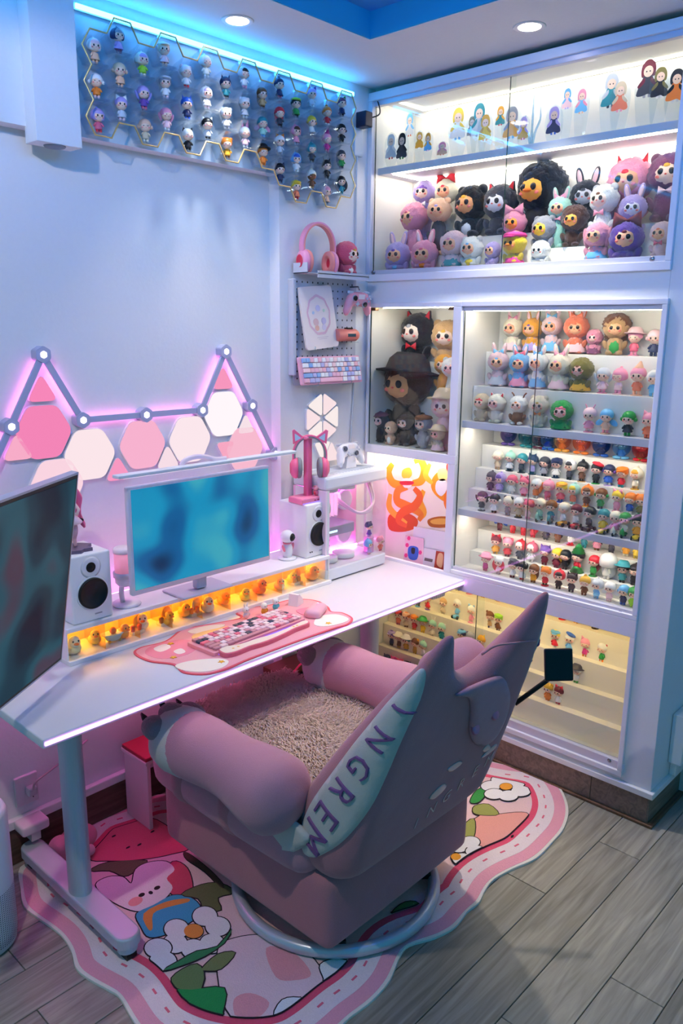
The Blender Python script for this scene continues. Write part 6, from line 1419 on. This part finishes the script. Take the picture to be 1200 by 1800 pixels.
for (i, k), sp in sorted(hc.items()):
    x = 1.323 + HDX * i; z = (2.424 if i % 2 == 0 else 2.469) - HDZ * k
    w_ = '%s row of the %s' % (ROWN[k], COLN[i])
    t = thing('hexagon_case', 'clear hexagon case in the %s on the wall' % w_, 'display case', (x, YC - .0015, z), group='clear hexagon cases on the wall')
    ob('shell', CASE, CASEM, t); ob('ledge', FLOOR_ME, CASEM, t, (0, -.03, -.0355))
    hair, body, acc, ac = (list(sp) + [None] * 4)[:4]; a = ACCN.get(acc, '').format(ac or hair)
    figure((x, YC - .034, z - .0344), .066, rnd.uniform(-.5, -.1), sp, '%s-haired %s figurine with %s, %s row, %s of wall cases' % (hair, body, a, ROWN[k], COLN[i]), 'figurines in the wall cases')
    for q in range(6):
        a_, b_ = hexpt(q, HR), hexpt((q + 1) % 6, HR); p, r = (round(x + a_[0], 3), round(z + a_[1], 3)), (round(x + b_[0], 3), round(z + b_[1], 3))
        mid = (round((p[0] + r[0]) / 2 / .012), round((p[1] + r[1]) / 2 / .012)); edges.setdefault(mid, []).append((p, r))
# merge near-equal midpoints, keep the outer ones and chain them into one rope
allm = [(m, e) for m, es in edges.items() for e in es]; single = []
for m, e in allm:
    mx_, mz_ = (e[0][0] + e[1][0]) / 2, (e[0][1] + e[1][1]) / 2
    n_ = sum(1 for _, g in allm if math.hypot((g[0][0] + g[1][0]) / 2 - mx_, (g[0][1] + g[1][1]) / 2 - mz_) < .012)
    if n_ == 1: single.append(e)
rope = [Vector(single[0][0]), Vector(single[0][1])]; rest = single[1:]
while rest:
    j = min(range(len(rest)), key=lambda q: min((Vector(rest[q][0]) - rope[-1]).length, (Vector(rest[q][1]) - rope[-1]).length)); e = rest.pop(j)
    if min((Vector(e[0]) - rope[-1]).length, (Vector(e[1]) - rope[-1]).length) > .03: break
    rope.append(Vector(e[1]) if (Vector(e[0]) - rope[-1]).length < (Vector(e[1]) - rope[-1]).length else Vector(e[0]))
tag(ob('edging_rope', tube_me([(p.x, YC - .058, p.y) for p in rope[:-1]], .0026, 8, True), M('#d8b878', .3, metal=.4)), 'thin golden edging rope around the honeycomb of wall cases', 'edging')

# ---------------------------------------------------------------- acrylic standees on the upper shelf
ACR = glass_mat('acrylic', '#f6fafc', 1.2, .02)
def standee(px, pyb, pyt, x, hair, body, ac, label, wide=1.):
    b, tp_ = pix(px, pyb, x=x), pix(px, pyt, x=x); h = tp_.z - b.z; zb = 2.2905
    t = thing('acrylic_standee', label, 'standee', (x, b.y, zb), -PI / 2 + rnd.uniform(-.15, .2), 'acrylic standees on the upper shelf')
    o = max(.006, b.z - zb); w = h * .33 * wide
    ob('foot', box_me(w * 1.5, .03, .004, .001), ACR, t, (0, 0, .002))
    ob('sheet', prism_me(smooth2([(-w * .5, 0), (w * .5, 0), (w * 1.1, o + h * .2), (w * .95, o + h * .8), (0, o + h * 1.08), (-w * .95, o + h * .8), (-w * 1.1, o + h * .2)], 3), -.0012, .0012, 'xz'), ACR, t)
    def lay(nm, pts, col, d): ob(nm, prism_me(smooth2([(a * w, o + c * h) for a, c in pts], 3), -.0012 - d, -.0012, 'xz'), C(col, .6), t)
    lay('coat', [(-.28, .60), (-.55, .45), (-.95, .10), (-.4, .06), (.1, .10), (.5, .04), (.9, .12), (.5, .45), (.28, .60)], body, .0014)
    for s in (-1, 1): ob('boot', prism_me(rrect(s * w * .22 - w * .12, o, s * w * .22 + w * .12, o + h * .12, w * .08, 3), -.0024, -.0012, 'xz'), C(ac, .6), t)
    for s in (-1, 1): ob('sleeve', prism_me(smooth2([(s * w * .3, o + h * .54), (s * w * .85, o + h * .34), (s * w * .7, o + h * .28), (s * w * .25, o + h * .42)], 3), -.0030, -.0012, 'xz'), C(hair, .6), t)
    lay('hair', [(-.55, .55), (-.62, .8), (-.3, .98), (.3, .98), (.62, .8), (.55, .55), (0, .60)], hair, .0010)
    ob('face', prism_me(ell(0, o + .69 * h, w * .42, h * .15, 14), -.003, -.0012, 'xz'), M(SKIN, .6), t)
    for s in (-1, 1): ob('eye', prism_me(ell(s * w * .15, o + .69 * h, w * .06, h * .022, 8), -.0034, -.0012, 'xz'), BLACK, t)
    lay('sash', [(-.4, .34), (-.5, .2), (.1, .12), (.5, .22), (.35, .36)], ac, .0010)
for a in ((687, 280, 236, 2.585, 'white', 'silver', 'red', 'white-haired standee at the left end of the upper shelf'), (706, 280, 234, 2.585, 'black', 'charcoal', 'green', 'black standee second from the left on the upper shelf'), (720, 240, 200, 2.66, 'sky', 'white', 'coral', 'blue-haired standee behind the black one'),
          (737, 262, 232, 2.62, 'gold', 'amber', 'white', 'small golden standee on the upper shelf'), (752, 266, 234, 2.60, 'amber', 'sky', 'lavender', 'orange-haired standee in blue on the upper shelf'), (777, 273, 250, 2.59, 'pink', 'peach', 'coral', 'low pink and orange reclining standee on the upper shelf', 1.7),
          (804, 246, 190, 2.63, 'yellow', 'white', 'sky', 'yellow-haired standee in white and blue'), (829, 240, 205, 2.66, 'olive', 'grey', 'lavender', 'grey-green standee left of the teal-haired one'), (841, 240, 182, 2.64, 'teal', 'silver', 'grey', 'tall teal-haired standee in grey coat'), (852, 248, 202, 2.62, 'gold', 'yellow', 'peach', 'yellow-skirted standee right of the teal-haired one'),
          (879, 221, 187, 2.68, 'amber', 'teal', 'red', 'orange-haired standee near the glass joint'), (898, 244, 188, 2.63, 'grey', 'amber', 'sky', 'grey-haired standee in orange dress behind the glass joint'), (919, 246, 206, 2.61, 'lavender', 'gold', 'rose', 'lavender-haired low standee right of the glass joint'),
          (972, 237, 188, 2.62, 'lavender', 'navy', 'blue', 'lilac-haired standee in navy coat on blue base'), (996, 192, 156, 2.70, 'sky', 'blush', 'lavender', 'pale blue-haired standee in pink at the back'), (1021, 200, 157, 2.69, 'pink', 'sky', 'peach', 'pink-haired standee in light blue at the back'),
          (1072, 190, 130, 2.67, 'silver', 'teal', 'charcoal', 'silver-haired standee in dark green cape'), (1088, 197, 144, 2.65, 'beige', 'coral', 'pink', 'blond standee in coral gown'), (1136, 172, 106, 2.66, 'maroon', 'charcoal', 'grey', 'standee with dark red hair and black cloak'),
          (1158, 173, 119, 2.655, 'olive', 'black', 'white', 'green-haired standee in black and white'), (1186, 180, 122, 2.64, 'black', 'orange', 'silver', 'black-haired standee in orange by the cabinet end')):
    standee(*a)
tw_ = thing('crystal_branch', 'pale blue clear branch ornament on the upper shelf', 'ornament', (2.66, pix(937, 190, x=2.66).y, 2.2905))
for s, h in ((-1, .14), (0, .18), (1, .12)): ob('branch', tube_me(smooth_path([(0, 0, 0), (0, s * .012, h * .4), (0, s * .03, h * .7), (0, s * .028, h)], 4), [.005, .005, .005, .005, .004, .004, .004, .004, .003, .003, .002, .002, .001][:13], 8), glass_mat('ice', '#cfe6f4', 1.4, .25), tw_)

# ---------------------------------------------------------------- printed boards in the niche
NX = 2.5748
def on_board(name, pts, col, d, par, n=4):
    P = [pix(a, b, x=NX) for a, b in pts]; o = Vector(par.location)
    poly = [(p.y - o.y, p.z - o.z) for p in P]; poly = smooth2(poly, n) if n else poly
    return ob(name, prism_me(poly, -d - .0004, 0, 'yz', name), M(col, .55), par)
po = thing('poster', 'orange and yellow swirl poster glowing on the niche back', 'poster', (NX, 1.98, .95))
on_board('paper', [(682, 806), (797, 818), (789, 933), (682, 932)], '#fdeede', .0002, po, 0)
def swirl(pts, w, col, d):
    P = [pix(a, b, x=NX) for a, b in pts]; o = Vector(po.location); Q = smooth_path([(0, p.y - o.y, p.z - o.z) for p in P], 6); V, Fc = [], []
    for i, q in enumerate(Q):
        t = (Q[min(i + 1, len(Q) - 1)] - Q[max(i - 1, 0)]).normalized(); n = Vector((0, -t.z, t.y)); ww = 1.35 * w * (.35 + .65 * math.sin(PI * min(1, .12 + .85 * i / len(Q))))
        V += [q + n * ww + Vector((-d, 0, 0)), q - n * ww + Vector((-d, 0, 0))]
    for i in range(len(Q) - 1): Fc.append((2 * i, 2 * i + 1, 2 * i + 3, 2 * i + 2))
    ob('swirl', mk('swirl', V, Fc), M(col, .55), po)
on_board('base_shape', [(684, 905), (710, 900), (733, 912), (730, 928), (706, 935), (684, 930)], '#d9541e', .0006, po)
for pts, w, c, d in (([(690, 815), (683, 830), (690, 848), (705, 852), (716, 848)], .014, '#f2a01e', .0010), ([(722, 850), (740, 845), (746, 825), (738, 808), (728, 812)], .014, '#f2a01e', .0011), ([(716, 856), (700, 862), (698, 880), (712, 888), (728, 895), (740, 905), (736, 915)], .015, '#f08a2a', .0013),
                     ([(728, 858), (738, 872), (728, 890), (708, 900), (700, 915), (715, 925)], .014, '#ee6a2a', .0014), ([(686, 868), (684, 890), (695, 905), (715, 920)], .012, '#f6b53a', .0012), ([(745, 862), (738, 880), (745, 900), (738, 912)], .012, '#f6b02a', .0012),
                     ([(790, 830), (772, 838), (765, 855), (778, 872), (792, 880)], .016, '#f59a1e', .0010), ([(795, 850), (786, 880), (794, 905), (784, 920)], .014, '#ef7a22', .0012), ([(756, 815), (748, 835), (760, 850)], .010, '#f7c33a', .0012)): swirl(pts, w, c, d)
for pts, c, d in (([(708, 826), (720, 822), (724, 834), (716, 842), (707, 838)], '#f3c23e', .0018), ([(708, 842), (724, 842), (722, 856), (710, 856)], '#fdf6f2', .0019), ([(704, 846), (726, 846), (724, 852), (706, 852)], '#c8283a', .0020), ([(768, 846), (782, 842), (786, 858), (776, 872), (766, 862)], '#f4f0f6', .0018), ([(770, 826), (784, 824), (786, 842), (772, 844)], '#f8dc8a', .0018),
                  ([(752, 914), (770, 908), (792, 910), (788, 926), (758, 926)], '#b5651c', .0016), ([(757, 915), (772, 911), (788, 913), (784, 921), (762, 921)], '#e8b04a', .0018), ([(786, 812), (796, 814), (794, 828), (785, 826)], '#e8281e', .0018)): on_board('printed_shape', pts, c, d, po)
bd2 = thing('white_board', 'white panel leaning below the swirl poster at the niche', 'board', (NX - .003, 1.9, .735))
bd2.location = (NX - .004, 1.86, .7185)
on_board('panel', [(729, 925), (790, 936), (788, 1000), (722, 985)], '#f0e8f4', .003, bd2, 0)
cd1 = thing('photo_card', 'small pink framed card with blue motif standing at the niche', 'card', (NX - .012, 1.94, .7185))
on_board('card', [(716, 940), (748, 946), (746, 994), (712, 986)], '#f8c6dc', .0012, cd1, 0); on_board('motif', [(722, 960), (738, 962), (736, 982), (722, 980)], '#3a5fc8', .0022, cd1); on_board('motif_face', [(727, 962), (733, 963), (732, 972), (727, 971)], '#2a2430', .0030, cd1)
for q in ((719, 957), (742, 970), (717, 975), (722, 945)): on_board('dot', [(q[0] + 3 * math.cos(a), q[1] + 4 * math.sin(a)) for a in [i * PI / 3 for i in range(6)]], '#f0408a', .0026, cd1, 0)
cd2 = thing('photo_card', 'horizontal grey and red printed card right of the pink card', 'card', (NX - .012, 1.84, .7185))
on_board('card', [(748, 962), (788, 970), (785, 1005), (746, 996)], '#e9dbe9', .0012, cd2, 0); on_board('print', [(770, 967), (787, 970), (784, 1003), (766, 998)], '#b5382a', .0020, cd2, 0); on_board('print_light', [(774, 972), (782, 974), (780, 996), (771, 990)], '#e8b48a', .0026, cd2)
on_board('text_line', [(750, 979), (764, 982), (763, 987), (749, 984)], '#6a5a62', .0020, cd2, 0)

# ---------------------------------------------------------------- figure on the left speaker
sf = thing('pink_figure', 'pink-haired figure in white dress on a dark stand on the left speaker', 'figurine', (1.112, 2.115, RZ + .2052), -.35)
ob('stand', prism_me([(-.05, -.045), (.02, -.05), (.03, -.035), (.055, -.03), (.045, .0), (.06, .02), (.02, .045), (-.05, .04)], 0, .010, 'xy', 'stand'), M('#6a5a72', .4), sf)
ob('support', cyl_me(.004, .07, 12), BLACK, sf, (.012, .012, .01))
for s in (-1, 1):
    ob('leg', tube_me(smooth_path([(s * .008, 0, .09), (s * .011 + .002, -.01, .06), (s * .010, .0, .035), (s * .012, -.004, .012)], 4), [.010, .0098, .0095, .009, .008, .0075, .007, .0065, .006, .0058, .0055, .005, .005], 10), M('#f3b8c0', .5), sf)
    ob('arm', tube_me([(s * .014, 0, .142), (s * .026, -.008, .122), (s * .018, -.018, .108)], .0048, 8), M('#f3c4c0', .5), sf)
    ob('hair_tail', tube_me(smooth_path([(s * .018, .008, .18), (s * .032, .014, .15), (s * .028, .02, .11), (s * .044, .02, .06)], 5), [.010] * 6 + [.009] * 5 + [.007] * 4 + [.003], 8), M('#ef6a9a', .45), sf)
ob('torso', lathe_me([(0, .10), (.014, .102), (.011, .118), (.015, .138), (.008, .15), (0, .152)], 16), M('#f0f2fa', .4), sf); ob('bodice', lathe_me([(.0155, .124), (.0162, .132), (.0155, .140)], 16), M('#3a8ad0', .4), sf)
ob('skirt', lathe_me([(.012, .108), (.034, .082), (.036, .085), (.013, .112)], 20), M('#f3d3e0', .5), sf); hd3 = ob('head', HEADS[0], None, sf, (0, 0, .172), scale=.085, mats=[M(SKIN, .5), M('#20161c', .3), M('#f0868c', .6), M('#c8404a', .5)])
ob('hair', HAIR_ME, M('#ef6a9a', .45), sf, (0, .004, .178), (-.1, 0, 0), (.0245, .024, .023)); ob('crown', lathe_me([(.010, 0), (.012, .012), (.009, .012)], 10), M('#f2c84a', .3, metal=.6), sf, (0, 0, .196))
for s in (-1, 1): ob('ribbon', BALLLO, BLACK, sf, (s * .03, .012, .085), scale=(.012, .004, .007))
# ---------------------------------------------------------------- tiny figures inside the computer case
for q, sp, lab in (((648, 968), ('sky', 'lavender', 'hood', 'sky', 'blush'), 'tiny blue-hooded figurine at the case glass'), ((668, 966), ('pink', 'coral', 'bear', 'pink', 'rose'), 'tiny pink bear figurine in the case corner'), ((655, 930), ('navy', 'purple', 'bear', 'navy', 'lavender'), 'tiny navy figurine standing on a pink box in the case')):
    p = pix(q[0], q[1], y=2.07); zb_ = ZD + .0525 if q[1] > 940 else ZD + .12
    if q[1] < 940: ob('box', box_me(.03, .03, .067, .002), M('#e8a8dc', .4), pc, Vector((p.x, 2.09, ZD + .052 + .034)) - Vector(pc.location))
    figure((p.x, 2.07 if q[1] > 940 else 2.09, zb_), .062, .1, sp, lab, 'figurines inside the computer case')
